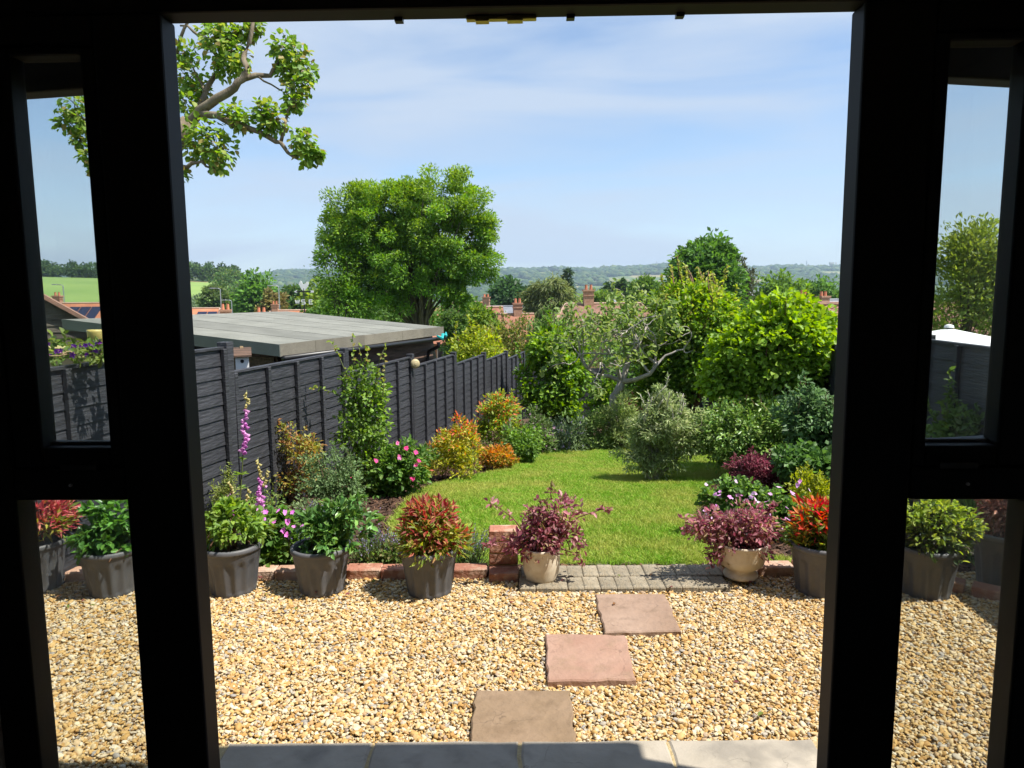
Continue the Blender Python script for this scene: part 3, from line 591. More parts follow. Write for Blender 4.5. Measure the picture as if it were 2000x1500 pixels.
for s in (-1, 1):
    def S(name, a, b_, z0, z1, **k): return fbox(name, fr, min(s*a, s*b_), max(s*a, s*b_), z0, z1, **k)
    S('mullion', .753, .906, .20, 2.2125)
    S('jamb', 1.172, 1.262, .20, 2.2125)
    S('transom', .9065, 1.1715, 1.130, 1.205)
    S('sidelight_head', .9065, 1.1715, 2.150, 2.2125)
    S('bottom_rail', .9065, 1.1715, .2005, .262)
    # opening sash above the transom
    sash = bpy.data.objects.new('sash', None); col.objects.link(sash); sash.parent = fr
    def T(name, a, b_, z0, z1, **k): return fbox(name, sash, min(s*a, s*b_), max(s*a, s*b_), z0, z1, **k)
    T('stile', .9075, .941, 1.2065, 2.149, y0=-.028, y1=.030); T('stile', 1.102, 1.1705, 1.2065, 2.149, y0=-.028, y1=.030)
    T('rail', .9415, 1.1015, 1.2065, 1.256, y0=-.028, y1=.030); T('rail', .9415, 1.1015, 2.132, 2.149, y0=-.028, y1=.030)
    T('bead', .9415, 1.1015, 1.2563, 1.264, y0=.004, y1=.020, bv=.002)
    MB().box(min(s*.9405, s*1.1025), max(s*.9405, s*1.1025), -.003, .003, 1.255, 2.133).build('pane', 'pane', sash)
    MB().box(min(s*.906, s*1.172), max(s*.906, s*1.172), -.003, .003, .261, 1.131).build('pane', 'pane', fr)
    hd = MB().lathe([(0, -.040), (.010, -.040), (.011, -.034)], 12); me = hd.mesh('screw_cap')
    link('screw_cap', me, 'steel', fr, (s*1.035, 0, 1.168), (R(-90), 0, 0), (.35, .35, 1))
    MB().bar((s*.965, -.040, 1.212), (s*1.05, -.040, 1.212), .012, .012).build('handle', 'black_plastic', fr)
kp = MB().box(-.095, .06, .012, .030, 2.205, 2.2135); kp.box(-.075, -.045, .010, .032, 2.201, 2.205); kp.box(-.005, .03, .010, .032, 2.201, 2.205)
kp.build('latch_keep', 'brass', fr, bevel=.001, seg=1)
for u in (-.245, .135, .375): MB().box(u-.009, u+.009, 0.014, .032, 2.205, 2.2135).build('stud', 'black_plastic', fr)
for s, lab in ((-1, 'left black glazed door folded back outside the sidelight'), (1, 'right black glazed door folded back outside the sidelight')):
    a = R(11); hx, hy = s*.80, 1.728-DA*s*.80
    dl = thing('glazed_door', lab, 'door', (hx, hy, 0), (math.pi-a) if s < 0 else a)
    W_, z0, z1 = .725, .095, 2.186
    sg = 1 if s < 0 else -1
    def dbox(name, a0, a1, c0, c1, mt='frame_dark', y=(-.03, .03), bv=.006): return MB().box(a0, a1, y[0], y[1], c0, c1).build(name, mt, dl, bevel=bv)
    dbox('stile', 0, .085, z0, z1); dbox('stile', W_-.085, W_, z0, z1)
    dbox('rail', .0855, W_-.0855, 2.092, z1); dbox('rail', .0855, W_-.0855, 1.15, 1.235); dbox('rail', .0855, W_-.0855, z0, .215)
    dbox('pane', .084, W_-.084, 1.234, 2.093, 'pane', (-.003, .003), 0); dbox('pane', .084, W_-.084, .214, 1.151, 'pane', (-.003, .003), 0)
    hb = MB().box(W_-.06, W_-.025, -.045, -.03, 1.02, 1.24); hb.tube([(W_-.042, -.045, 1.13), (W_-.042, -.075, 1.13), (W_-.16, -.075, 1.13)], .009, 8); hb.build('handle', 'black_plastic', dl, smooth=False)
    for hz in (.45, 1.2, 1.95): MB().tube([(.0, .0, hz-.05), (0, 0, hz+.05)], .012, 8).build('hinge', 'frame_dark', dl, loc=(-.012, sg*.03, 0))

# ================================================================== FAR COUNTRY
def ico(sub=1):
    bm = bmesh.new(); bmesh.ops.create_icosphere(bm, subdivisions=sub, radius=1); V_ = np.array([v.co[:] for v in bm.verts]); F_ = np.array([[v.index for v in f.verts] for f in bm.faces]); bm.free(); return V_, F_
IV1, IF1 = ico(1); IV2, IF2 = ico(2)
def blob_wood(name, label, pts, rx, rz, pal, sub=1, flat=0.0):
    """many rounded crowns in one mass (a far-off wood)"""
    IV, IF = (IV1, IF1) if sub == 1 else (IV2, IF2); n = len(pts); k = len(IV)
    J = 1+.30*rng.normal(size=(n, k, 1)); V_ = IV[None]*J*np.stack([rx, rx, rz], -1)[:, None, :]+pts[:, None, :]
    F_ = (IF[None]+np.arange(n)[:, None, None]*k).reshape(-1, 3)
    C = np.repeat(pick(pal, n)*(1+.18*rng.normal(size=(n, 1))), k, 0)*(1+.12*rng.normal(size=(n*k, 1)))
    return tag(link(name, np_mesh(name, V_.reshape(-1, 3), F_, np.clip(C, .005, .9)), 'leaf_matt'), label, kind='stuff')
WOODP = [(0.06, 0.115, 0.03), (0.08, 0.14, 0.035), (0.045, 0.09, 0.03), (0.12, 0.165, 0.05)]
def wood_pts(q0, q1, y0, y1, n, pw=1.0):
    q = rng.uniform(q0, q1, n); Y = y0*(y1/y0)**(rng.random(n)**pw); X = (q-1000)/F*Y; return q, X, Y
# far hills: woods with gaps left for fields
q, X, Y = wood_pts(-250, 2250, 1300, 4150, 26000, 0.8)
FIELDS = [(1185, 1325, 2480, 3020), (1225, 1310, 2120, 2400), (1452, 1505, 2350, 2900), (1590, 1670, 2950, 3400), (1050, 1140, 3250, 3650), (1480, 1570, 3250, 3500), (1120, 1200, 2250, 2500), (985, 1040, 2700, 2950), (600, 800, 1800, 2300), (100, 330, 2200, 2700), (1750, 2000, 1900, 2300)]
ok = np.ones(len(q), bool)
for a, b_, c, d in FIELDS: ok &= ~((q > a+8*np.sin(Y/40)) & (q < b_+8*np.sin(Y/31)) & (Y > c+30*np.sin(q/9)) & (Y < d+30*np.sin(q/13)))
X, Y, q = X[ok], Y[ok], q[ok]; s_ = 9+7*rng.random(len(X))*(Y/3000)
blob_wood('far_woodland', 'hazy blue green woods covering the distant hills', np.column_stack([X, Y, terrain_z(X, Y)+s_*.35]), s_*1.25, s_*.75, WOODP, 1)
# hedgerow and valley trees
q, X, Y = wood_pts(-200, 2200, 230, 1300, 3600, 0.7); ok = ~((q < 640) & (Y < 620)) & ~((q > 1195) & (q < 1320) & (Y > 900) & (Y < 1250)); X, Y, q = X[ok], Y[ok], q[ok]; s_ = 3.6+4.0*rng.random(len(X))
blob_wood('valley_woodland', 'mass of green trees filling the valley floor', np.column_stack([X, Y, terrain_z(X, Y)+s_*.6]), s_*1.1, s_*1.0, [(0.045, 0.09, 0.025), (0.06, 0.11, 0.03), (0.035, 0.075, 0.025), (0.075, 0.10, 0.035)], 2)
# wood along the top of the field: leafy crowns merged into one mass
def leafy_wood(name, label, pts, rx, rz, per, L, pal):
    blobs = [(p, (a, a, c)) for p, a, c in zip(pts, rx, rz)]
    P, D, N, C, S = crown(blobs, len(pts)*9, per, float(np.mean(rx))*.30, pal, inner=.55, zmin=-.4, cvar=.24)
    o = foliage(None, [(P, D, N, C, L, L*.75)], 'leaf_matt', name=name); V_, F_ = IV1, IF1
    return tag(o, label, kind='stuff')
q = rng.uniform(-170, 500, 150); Y = field_top(q)+rng.uniform(4, 60, 150); X = (q-1000)/F*Y; hh = rng.uniform(3.6, 6.0, 150)
leafy_wood('hilltop_wood', 'dark green wood along the top of the hillside field', np.column_stack([X, Y, terrain_z(X, Y)+hh*.85]), hh*.8, hh*.95, 26, 1.5, [(0.03, 0.065, 0.018), (0.045, 0.085, 0.022), (0.06, 0.10, 0.03), (0.025, 0.05, 0.02)])
q = rng.uniform(440, 640, 120); Y = rng.uniform(170, 420, 120); X = (q-1000)/F*Y; hh = rng.uniform(2.6, 4.6, 120)*np.clip(Y/300, .75, 1.2)
leafy_wood('hillside_wood', 'mixed green trees on the slope right of the field', np.column_stack([X, Y, terrain_z(X, Y)+hh*.7]), hh*.85, hh*1.0, 30, 1.1, [(0.05, 0.10, 0.025), (0.07, 0.13, 0.03), (0.035, 0.075, 0.022), (0.10, 0.12, 0.04), (0.06, 0.10, 0.045)])
q = rng.uniform(-150, 480, 90); Y = rng.uniform(170, 245, 90); X = (q-1000)/F*Y; hh = rng.uniform(1.6, 2.9, 90)
leafy_wood('field_hedge', 'grey green willow scrub along the bottom of the field', np.column_stack([X, Y, terrain_z(X, Y)+hh*.6]), hh*.9, hh*.95, 26, .7, [(0.09, 0.13, 0.065), (0.11, 0.15, 0.08), (0.08, 0.12, 0.045)])

# ------------------------------------------------------------------ trees beyond the gardens
def tree(name, label, bx, crown_px, Y, nsub, per, L, W, pal, lm='leaf', bark='bark_dark', trunk_px=14, subf=.22, dr=.85, limbs=14, group='trees beyond the gardens', trunks=1, oval=False, cat='tree', **kw):
    """crown_px: list of (x0,x1,y0,y1[,dy]) boxes in the photograph, all at distance Y"""
    b0 = at_Y(bx, 600, Y); base = np.array([b0[0], Y, float(terrain_z(b0[0], Y))-.1]); t = thing(name, label, cat, base, group=group)
    bl = []
    for e in crown_px:
        c, r = px_blob(*e[:4], Y, dr, e[4] if len(e) > 4 else 0); bl.append((c-base, r))
    mean_r = float(np.mean([r[0] for _, r in bl]))
    P, D, N, C, S = crown(bl, nsub, per, mean_r*subf, pal, **kw)
    foliage(t, [(P, D, N, C, L, W)], lm, oval)
    cen = np.mean([c for c, _ in bl], 0); mb = MB(); rt = m_px(trunk_px/2, Y)
    tops = [cen*np.array([.9, .9, 1])+np.array([rng.normal()*mean_r*.25, rng.normal()*.2, mean_r*.1]) for _ in range(trunks)]
    for k, tp in enumerate(tops):
        b1 = np.array([(k-(trunks-1)/2)*rt*2.4, 0, 0]); qk = bez(b1, tp, rng.normal(size=3)*mean_r*.08, 8); mb.tube(qk, np.linspace(rt, rt*.35, 8), 8)
    mb.build('trunk', bark, t, smooth=True); mb = MB()
    for k in rng.choice(len(S), min(limbs, len(S)), replace=False):
        tp = tops[rng.integers(len(tops))]; s0 = tp*rng.uniform(.35, .95); qk = bez(s0, S[k], np.array([0, 0, mean_r*.12])+rng.normal(size=3)*mean_r*.08, 6); mb.tube(qk, np.linspace(rt*.38, rt*.06, 6), 5)
    mb.build('limb', bark, t, smooth=True)
    return t
ASH = [(0.075, 0.155, 0.018), (0.095, 0.19, 0.022), (0.055, 0.12, 0.02), (0.12, 0.215, 0.03, .6)]
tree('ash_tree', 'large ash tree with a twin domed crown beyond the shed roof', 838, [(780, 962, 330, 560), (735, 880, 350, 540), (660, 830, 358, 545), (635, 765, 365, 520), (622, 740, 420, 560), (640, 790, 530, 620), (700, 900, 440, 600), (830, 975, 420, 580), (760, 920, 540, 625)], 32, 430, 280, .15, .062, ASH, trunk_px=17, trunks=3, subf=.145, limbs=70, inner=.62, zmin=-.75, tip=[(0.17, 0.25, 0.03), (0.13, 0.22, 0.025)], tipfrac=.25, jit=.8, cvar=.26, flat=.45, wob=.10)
tree('ash_sapling', 'thin leafy branches left of the big ash above the weathervane', 665, [(612, 700, 470, 600), (640, 730, 540, 640)], 31, 90, 44, .15, .06, ASH, trunk_px=9, subf=.35, limbs=22)
tree('chestnut_tree', 'tall dense chestnut tree with pointed crown above the hedge', 1375, [(1335, 1420, 478, 545), (1312, 1438, 510, 590), (1320, 1440, 545, 640)], 52, 300, 70, .42, .24, [(0.055, 0.12, 0.025), (0.07, 0.15, 0.03), (0.045, 0.095, 0.02)], subf=.26, inner=.5, trunk_px=18)
tree('cypress_tree', 'dark narrow cypress standing right of the chestnut', 1448, [(1432, 1466, 512, 590), (1428, 1470, 550, 640)], 54, 90, 50, .22, .10, [(0.045, 0.055, 0.028), (0.06, 0.065, 0.035)], subf=.3, up=.6, trunk_px=9)
tree('willow_tree', 'pale drooping willow tree beside the slate roof', 1072, [(1045, 1105, 542, 600), (1028, 1090, 560, 640), (1075, 1122, 560, 635)], 75, 220, 60, .75, .12, [(0.12, 0.15, 0.05), (0.15, 0.175, 0.065), (0.09, 0.125, 0.04)], subf=.24, up=-1.1, out=.35, trunk_px=9)
tree('fir_tree', 'slim dark fir tip rising right of the willow', 1107, [(1103, 1111, 532, 556), (1099, 1116, 552, 585), (1095, 1120, 575, 620)], 120, 50, 40, .8, .3, [(0.025, 0.05, 0.022), (0.035, 0.06, 0.025)], subf=.35, up=-.2, trunk_px=4)
tree('round_tree', 'round dark tree behind the slate roof', 995, [(962, 1030, 558, 625)], 140, 120, 60, .9, .6, [(0.04, 0.085, 0.03), (0.05, 0.105, 0.035)], subf=.22, trunk_px=6)
for bx, bxs, Y, lab, pal in (
    (1160, (1135, 1190, 568, 625), 110, 'small light green tree behind the red roof chimney', [(0.09, 0.16, 0.03), (0.11, 0.18, 0.035)]),
    (1205, (1180, 1230, 555, 620), 170, 'dark fir-like tree right of the red roof chimney', [(0.03, 0.065, 0.02), (0.045, 0.08, 0.025)]),
    (1265, (1235, 1295, 540, 640), 95, 'bushy green tree just left of the chestnut', [(0.07, 0.13, 0.03), (0.09, 0.16, 0.035)]),
    (1520, (1478, 1565, 545, 630), 95, 'broad light green tree right of the cypress', [(0.085, 0.15, 0.03), (0.10, 0.175, 0.035)]),
    (1600, (1558, 1650, 552, 640), 100, 'broad green tree behind the right hand chimneys', [(0.06, 0.125, 0.03), (0.08, 0.15, 0.035)]),
    (945, (915, 975, 600, 665), 40, 'small yellow green tree right of the ash trunk', [(0.10, 0.17, 0.03), (0.14, 0.20, 0.035)]),
    (500, (455, 545, 545, 650), 130, 'bright green tree behind the shed roof', [(0.07, 0.15, 0.03), (0.09, 0.18, 0.035)]),
    (535, (512, 560, 570, 640), 110, 'russet tinged tree behind the shed roof', [(0.13, 0.13, 0.04), (0.16, 0.13, 0.05)]),
    (650, (600, 700, 560, 640), 60, 'yellow green tree under the left side of the ash', [(0.13, 0.19, 0.03), (0.16, 0.22, 0.04)]),
    (575, (545, 615, 560, 640), 120, 'dark green tree behind the weathervane', [(0.05, 0.10, 0.03), (0.07, 0.12, 0.03)]),
    (790, (700, 850, 575, 650), 40, 'dark leafy tree below the ash crown', [(0.05, 0.10, 0.02), (0.065, 0.125, 0.025)]),
    (675, (615, 735, 585, 650), 36, 'dark bushy tree under the left ash branches', [(0.05, 0.10, 0.025), (0.07, 0.13, 0.03)]),
    (905, (870, 950, 585, 650), 45, 'green tree between the ash trunk and the red roofs', [(0.07, 0.14, 0.03), (0.09, 0.17, 0.035)]),
    (415, (395, 445, 555, 625), 140, 'green tree on the field edge beside the left door', [(0.08, 0.13, 0.04), (0.10, 0.14, 0.05)])):
    tree('garden_tree', lab, bx, [bxs, (bxs[0]+6, bxs[1]-8, bxs[2]+12, bxs[3]+10)], Y, 90, 44, m_px(9, Y), m_px(5.5, Y), pal, lm='leaf_matt', subf=.26, trunk_px=6, limbs=8)
tree('tall_shrub_tree', 'loose upright tree seen through the right sidelight', 1900, [(1820, 1965, 470, 680), (1850, 1960, 430, 560), (1880, 1990, 480, 690)], 11.5, 190, 60, .085, .036, [(0.16, 0.21, 0.04), (0.19, 0.235, 0.05), (0.12, 0.165, 0.035)], subf=.28, trunk_px=10, limbs=40, inner=.3, up=.5)

# ------------------------------------------------------------------ houses
def house(label, cx, ridge_y, Y, w, d, rise, roof, hip=0.0, yaw=0.0, wall='brick_far', chim=(), extra=None, eave_h=2.6, pantile=False, ridge_len=None):
    rp_ = at_Y(cx, ridge_y, Y); zr = rp_[2]; ze = zr-rise; zg = float(terrain_z(rp_[0], Y))-.3
    t = thing('house', label, 'house', (rp_[0], Y, zg), yaw); hz = ze-zg; R_ = zr-zg; ov = .35
    MB().box(-w/2, w/2, -d/2, d/2, 0, hz).build('wall', wall, t)
    hp = hip*w/2
    A = [(-w/2-ov, -d/2-ov, hz-.1), (w/2+ov, -d/2-ov, hz-.1), (w/2+ov, d/2+ov, hz-.1), (-w/2-ov, d/2+ov, hz-.1), (-w/2-ov+hp*1.1, 0, R_), (w/2+ov-hp*1.1, 0, R_)]
    rmb = MB(); rmb.add(A, [(0, 1, 5, 4), (2, 3, 4, 5), (0, 4, 3), (1, 2, 5), (3, 2, 1, 0)])
    rf_ = rmb.build('roof', roof, t)
    rt = MB().tube([A[4], A[5]], .11, 6)
    if hip:
        for i, j in ((0, 4), (3, 4), (1, 5), (2, 5)): rt.tube([A[i], A[j]], .09, 6)
    rt.build('ridge_tiles', 'ridge_tile' if roof != 'roof_slate' else 'roof_slate', rf_)
    for (u, sw, sh, dy) in chim:
        c = MB().box(u-sw/2, u+sw/2, dy-sw*.4, dy+sw*.4, R_-1.2, R_+sh).box(u-sw*.6, u+sw*.6, dy-sw*.5, dy+sw*.5, R_+sh, R_+sh+.14).box(u-sw*.56, u+sw*.56, dy-sw*.46, dy+sw*.46, R_+sh*.62, R_+sh*.62+.1).build('chimney', 'brick_far', rf_)
        for k in (-1, 1): MB().lathe([(sw*.16, R_+sh+.14), (sw*.13, R_+sh+.5), (sw*.15, R_+sh+.52), (0, R_+sh+.5)], 8, cx=u+k*sw*.25, cy=dy).build('chimney_pot', 'terracotta', rf_)
    if hz > 1.5:
        for k in range(max(1, int(w/3))):
            x = -w/2+(k+.5)*w/max(1, int(w/3)); wz = hz-1.5
            wd_ = MB().box(x-.55, x+.55, -d/2-.04, -d/2+.02, wz, wz+1.2).build('window', 'white_paint', t); MB().box(x-.48, x-.03, -d/2-.06, -d/2-.035, wz+.07, wz+1.13).build('pane', 'window_far', wd_); MB().box(x+.03, x+.48, -d/2-.06, -d/2-.035, wz+.07, wz+1.13).build('pane', 'window_far', wd_)
    if extra == 'solar':
        sl = -rise/(d/2)
        for k in range(3):
            x0 = -w*.05+k*1.2; MB().add([(x0, -d*.36, R_+sl*d*.36+.12), (x0+1.1, -d*.36, R_+sl*d*.36+.12), (x0+1.1, -d*.10, R_+sl*d*.10+.12), (x0, -d*.10, R_+sl*d*.10+.12), (x0, -d*.36, R_+sl*d*.36+.06), (x0+1.1, -d*.36, R_+sl*d*.36+.06), (x0+1.1, -d*.10, R_+sl*d*.10+.06), (x0, -d*.10, R_+sl*d*.10+.06)], [(0, 1, 2, 3), (7, 6, 5, 4), (0, 4, 5, 1), (1, 5, 6, 2), (2, 6, 7, 3), (3, 7, 4, 0)]).build('solar_panel', 'solar', rf_)
    return t
house('house with weathered red hipped roof and one brick chimney behind the pale branches', 1178, 593, 56, 9.6, 7, 2.6, 'roof_old', hip=.42, yaw=.05, chim=((-1.15, .75, .95, 0),))
house('house with grey slate roof left of the willow', 988, 598, 95, 6.4, 6, 2.2, 'roof_slate', yaw=-.1, chim=((-2.6, .9, 1.1, 0),))
house('house with bright orange roof high above the slate roof', 955, 589, 150, 6.5, 6, 2.0, 'roof_orange', yaw=.1)
house('house with mottled red tiled roof below the slate roof', 960, 614, 60, 6.5, 7, 2.8, 'roof_red', yaw=.15, chim=((2.2, .7, .8, 0),))
house('low house with long red tiled roof behind the ash trunk', 880, 600, 66, 9.0, 7, 3.0, 'roof_red', yaw=-.12, chim=((-4.0, .7, .9, 0),))
house('house with red gable roof showing left of the ash trunk', 735, 594, 62, 7.5, 7, 2.8, 'roof_red', yaw=.5, wall='render_wall', chim=((0.5, .7, .9, 0),))
house('house with orange roof right of the weathervane pole', 575, 606, 85, 6.5, 7, 2.4, 'roof_orange', hip=.25, yaw=.1, chim=((-2.2, .7, .6, 0),))
house('house with orange roof and dark solar panels beside the left door', 395, 602, 88, 5.2, 7, 2.6, 'roof_orange', hip=.3, yaw=.05, extra='solar', chim=())
house('house showing only a brick chimney with red pots above the shed', 441, 616, 48, 3.4, 4.6, 1.6, 'roof_orange', yaw=.3, chim=((0, .62, .25, 0),))
house('house with a stubby brown chimney above the middle of the shed', 511, 618, 55, 3.0, 4.6, 1.6, 'roof_red', yaw=.2, chim=((0, .75, .18, 0),))
house('house with orange roof and solar panels seen through the left sidelight', 152, 592, 80, 8.6, 7, 2.6, 'roof_orange', yaw=0, extra='solar', chim=((-2.2, .8, .7, .0),))
house('second house with orange roof at the edge of the left sidelight', 235, 596, 84, 5.0, 7, 2.4, 'roof_orange', yaw=.2)
house('house with pale slate roof and brick chimney behind the round hazel', 1590, 586, 60, 5.0, 6, 2.0, 'roof_slate', yaw=.3, chim=((.9, .8, .2, 0), (-1.1, .7, .3, 0)))
house('distant house with grey roof right of the red roof chimney', 1202, 585, 130, 3.4, 4, 1.2, 'roof_slate')
house('distant house with pale grey roof left of the broad green tree', 1477, 569, 140, 4.0, 4, 1.2, 'roof_slate', yaw=.2)
# neighbour's pantiled roof, lower right: ribs and stepped courses as one surface
h = thing('house', 'neighbouring house with brown pantile roof behind the right fence', 'house', (0, 0, 0))
A0 = at_Y(1560, 600, 24); h.location = (A0[0], 24, -2.5); zr = A0[2]+2.5
MB().box(0, 9, .3, 7, 0, zr-1.7).build('wall', 'house_brick', h)
nx, nyc, per = 150, 14, 4; V_, F_ = [], []
for j in range(nyc*2+1):
    c = j//2; up_ = (j % 2)
    f = (c+up_)/nyc if j % 2 == 0 else (c+1)/nyc
    yy = 0.0+3.4*((j+1)//2)/nyc; zz = zr-1.75+1.75*((j+1)//2)/nyc+(.05 if j % 2 == 0 else 0)
    for i in range(nx+1): V_.append((-.2+9.4*i/nx, yy, zz+.035*math.sin(i*2*math.pi/per)))
for j in range(nyc*2):
    for i in range(nx): a = j*(nx+1)+i; F_.append((a, a+1, a+nx+2, a+nx+1))
rfm = MB(); rfm.v = V_; rfm.f = F_; rfm.add([(-.2, 3.4, zr), (9.2, 3.4, zr), (9.2, 7.2, zr-1.9), (-.2, 7.2, zr-1.9)], [(0, 1, 2, 3)])
rfp = rfm.build('roof', 'roof_pantile', h); MB().tube([(-.25, 3.4, zr+.02), (9.25, 3.4, zr+.02)], .12, 8).build('ridge_tiles', 'roof_pantile', rfp)
MB().add([(-.2, 0, 0), (-.2, 6.9, 0), (-.2, 6.9, zr-1.75), (-.2, 3.4, zr-.05), (-.2, 0.05, zr-1.78), (0, 0, 0), (0, 6.9, 0), (0, 6.9, zr-1.75), (0, 3.4, zr-.05), (0, .05, zr-1.78)], [(0, 1, 2, 3, 4), (9, 8, 7, 6, 5), (0, 4, 9, 5), (4, 3, 8, 9), (3, 2, 7, 8), (2, 1, 6, 7)]).build('gable', 'house_brick', h)
g2 = thing('shed', 'low grey felt roof behind the right fence under the hazel', 'shed', (7.4, 16.5, -1.9), .1)
MB().box(0, 4, 0, 3, 0, 1.85).build('wall', 'wood_dark', g2); MB().add([(-.15, -.15, 1.75), (4.2, -.15, 1.75), (4.2, 3.2, 2.45), (-.15, 3.2, 2.45), (-.15, -.15, 1.67), (4.2, -.15, 1.67), (4.2, 3.2, 2.37), (-.15, 3.2, 2.37)], [(0, 1, 2, 3), (7, 6, 5, 4), (0, 4, 5, 1), (1, 5, 6, 2), (2, 6, 7, 3), (3, 7, 4, 0)]).build('roof', 'roof_slate', g2)
# pylons and mast towers on the skyline
for px, lab, hgt in ((1570, 'lattice pylon on the skyline right of the cypress', 34), (1281, 'faint lattice pylon on the skyline left of the chestnut', 26)):
    Y = 4000; x = (px-1000)/F*Y; z = float(terrain_z(x, Y)); py_ = thing('pylon', lab, 'pylon', (x, Y, z), group='pylons on the skyline'); mb = MB()
    for sx_ in (-1, 1):
        for sy_ in (-1, 1): mb.tube([(sx_*4, sy_*4, 0), (sx_*1.2, sy_*1.2, hgt*.6), (0, 0, hgt*1.3)], .6, 4)
    mb.build('tower', 'steel', py_); MB().bar((-7, 0, hgt*.8), (7, 0, hgt*.8), .8, .8).bar((-5, 0, hgt), (5, 0, hgt), .8, .8).build('cross_arm', 'steel', py_)
Y = 3900; x = (1618-1000)/F*Y; z = float(terrain_z(x, Y)); tw = thing('water_tower', 'square concrete tower on the far right skyline', 'tower', (x, Y, z))
MB().box(-8, 8, -8, 8, 0, 22).box(-10, 10, -10, 10, 22, 30).build('tank', 'render_wall', tw); MB().box(22, 27, -3, 3, 0, 30).build('mast', 'render_wall', tw)
# street lamps near the field
for px, y0, y1, Y, lab in ((430, 565, 640, 100, 'tall thin street lamp nearest the left door'), (544, 560, 640, 95, 'tall thin street lamp above the shed roof'), (452, 588, 640, 105, 'short street lamp beside the chimney'), (123, 558, 640, 95, 'street lamp seen through the left sidelight')):
    a = at_Y(px, y0, Y); zb = float(terrain_z(a[0], Y)); lp = thing('street_lamp', lab, 'street lamp', (a[0], Y, zb), group='street lamps by the field'); H_ = a[2]-zb
    MB().tube([(0, 0, 0), (0, 0, H_), (-.25, 0, H_+.12), (-.9, 0, H_+.15)], [.10, .07, .06, .05], 6).build('column', 'steel', lp); MB().box(-1.4, -.8, -.14, .14, H_+.10, H_+.22).build('lamp_head', 'steel', lp)

# ------------------------------------------------------------------ neighbour's shed with felt roof
e1 = np.array([.305, .952, 0]); e2 = np.array([-.952, .305, 0]); C1 = np.array([-2.37, 7.3, 1.12])
sh = thing('garden_shed', 'neighbour shed with flat grey felt roof beyond the left fence', 'shed', (C1[0], C1[1], -.4), math.atan2(e1[1], e1[0]))
SL, SW, RZ = 4.2, 2.85, .25     # local x along the fence, local y to the left; origin at near right corner
rz0 = C1[2]+.4
def shr(x, y, dz): return (x, y, rz0+RZ*y/SW+dz)
deck = MB(); nl = 6
for k in range(nl):
    x0, x1 = SL*k/nl, SL*(k+1)/nl
slabv = [shr(0, 0, -.02), shr(SL, 0, -.02), shr(SL, SW, -.02), shr(0, SW, -.02), shr(0, 0, -.10), shr(SL, 0, -.10), shr(SL, SW, -.10), shr(0, SW, -.10)]
BOXF = [(0, 1, 2, 3), (7, 6, 5, 4), (0, 4, 5, 1), (1, 5, 6, 2), (2, 6, 7, 3), (3, 7, 4, 0)]
rfo = MB().add(slabv, BOXF).build('roof', 'wood_dark', sh)
for k in range(6):      # felt strips lapping one over the next (laps run away from the fence)
    x0, x1 = SL*k/6-.02, SL*(k+1)/6+.03; dz = 0.0; d1 = .006
    MB().add([shr(x0, -.01, d1+dz), shr(x1, -.01, dz+.003), shr(x1, SW+.01, dz+.003), shr(x0, SW+.01, d1+dz), shr(x0, -.01, -.02), shr(x1, -.01, -.02), shr(x1, SW+.01, -.02), shr(x0, SW+.01, -.02)], BOXF).build('felt_strip', 'felt', rfo)
for k, (a, b_) in enumerate(((0, .62), (.62, 1.7), (1.7, 2.75), (2.75, 3.45), (3.45, SL))):
    MB().box(a-.012*(k == 0), b_, -.022-.003*(k % 2), -.0105, rz0-.115, rz0+.012+.002*(k % 2)).build('fascia_felt', 'felt_brown', rfo)
MB().add([(-.022, -.02, rz0+.010), (-.022, SW, rz0+RZ+.010), (-.022, SW, rz0+RZ-.105), (-.022, -.02, rz0-.115), (-.008, -.02, rz0+.010), (-.008, SW, rz0+RZ+.010), (-.008, SW, rz0+RZ-.105), (-.008, -.02, rz0-.115)], [(0, 1, 2, 3), (7, 6, 5, 4), (0, 4, 5, 1), (2, 6, 7, 3), (1, 5, 6, 2), (0, 3, 7, 4)]).build('fascia_felt', 'felt', rfo)
wl_ = MB().box(.2, SL-.05, .17, SW-.2, -.6, rz0-.08).build('wall', 'wood_dark', sh)
for k in range(8):
    z0 = rz0-.24-.125*k; MB().add([(.18, .145, z0), (SL-.03, .145, z0), (SL-.03, .165, z0+.13), (.18, .165, z0+.13), (.18, .168, z0), (SL-.03, .168, z0), (SL-.03, .169, z0+.13), (.18, .169, z0+.13)], [(0, 1, 2, 3), (4, 7, 6, 5), (0, 4, 5, 1), (2, 6, 7, 3), (1, 5, 6, 2), (0, 3, 7, 4)]).build('cladding_board', 'wood_dark', wl_)
for k in range(8):
    z0 = rz0-.26-.125*k; MB().box(.175, .19, .2, SW-.2, z0, z0+.12).build('cladding_board', 'wood_dark', wl_)
gt = MB().tube([(-.0, -.045, rz0-.135), (SL-.02, -.045, rz0-.165)], .030, 8).build('gutter', 'black_plastic', sh, smooth=True)
MB().tube([(SL-.3, -.06, rz0-.215), (SL-.3, -.06, rz0-.28), (SL-.34, .09, rz0-.36), (SL-.34, .11, rz0-.45), (SL-.34, .11, -.3)], .03, 8).build('downpipe', 'black_plastic', sh, smooth=True)
MB().tube([(SL-.42, -.09, rz0-.11), (SL-.30, -.12, rz0-.16), (SL-.2, -.09, rz0-.10), (SL-.05, -.08, rz0-.13), (SL+.02, -.05, rz0-.08)], [.012, .028, .022, .024, .01], 6).build('tie_cloth', 'teal_plastic', sh)
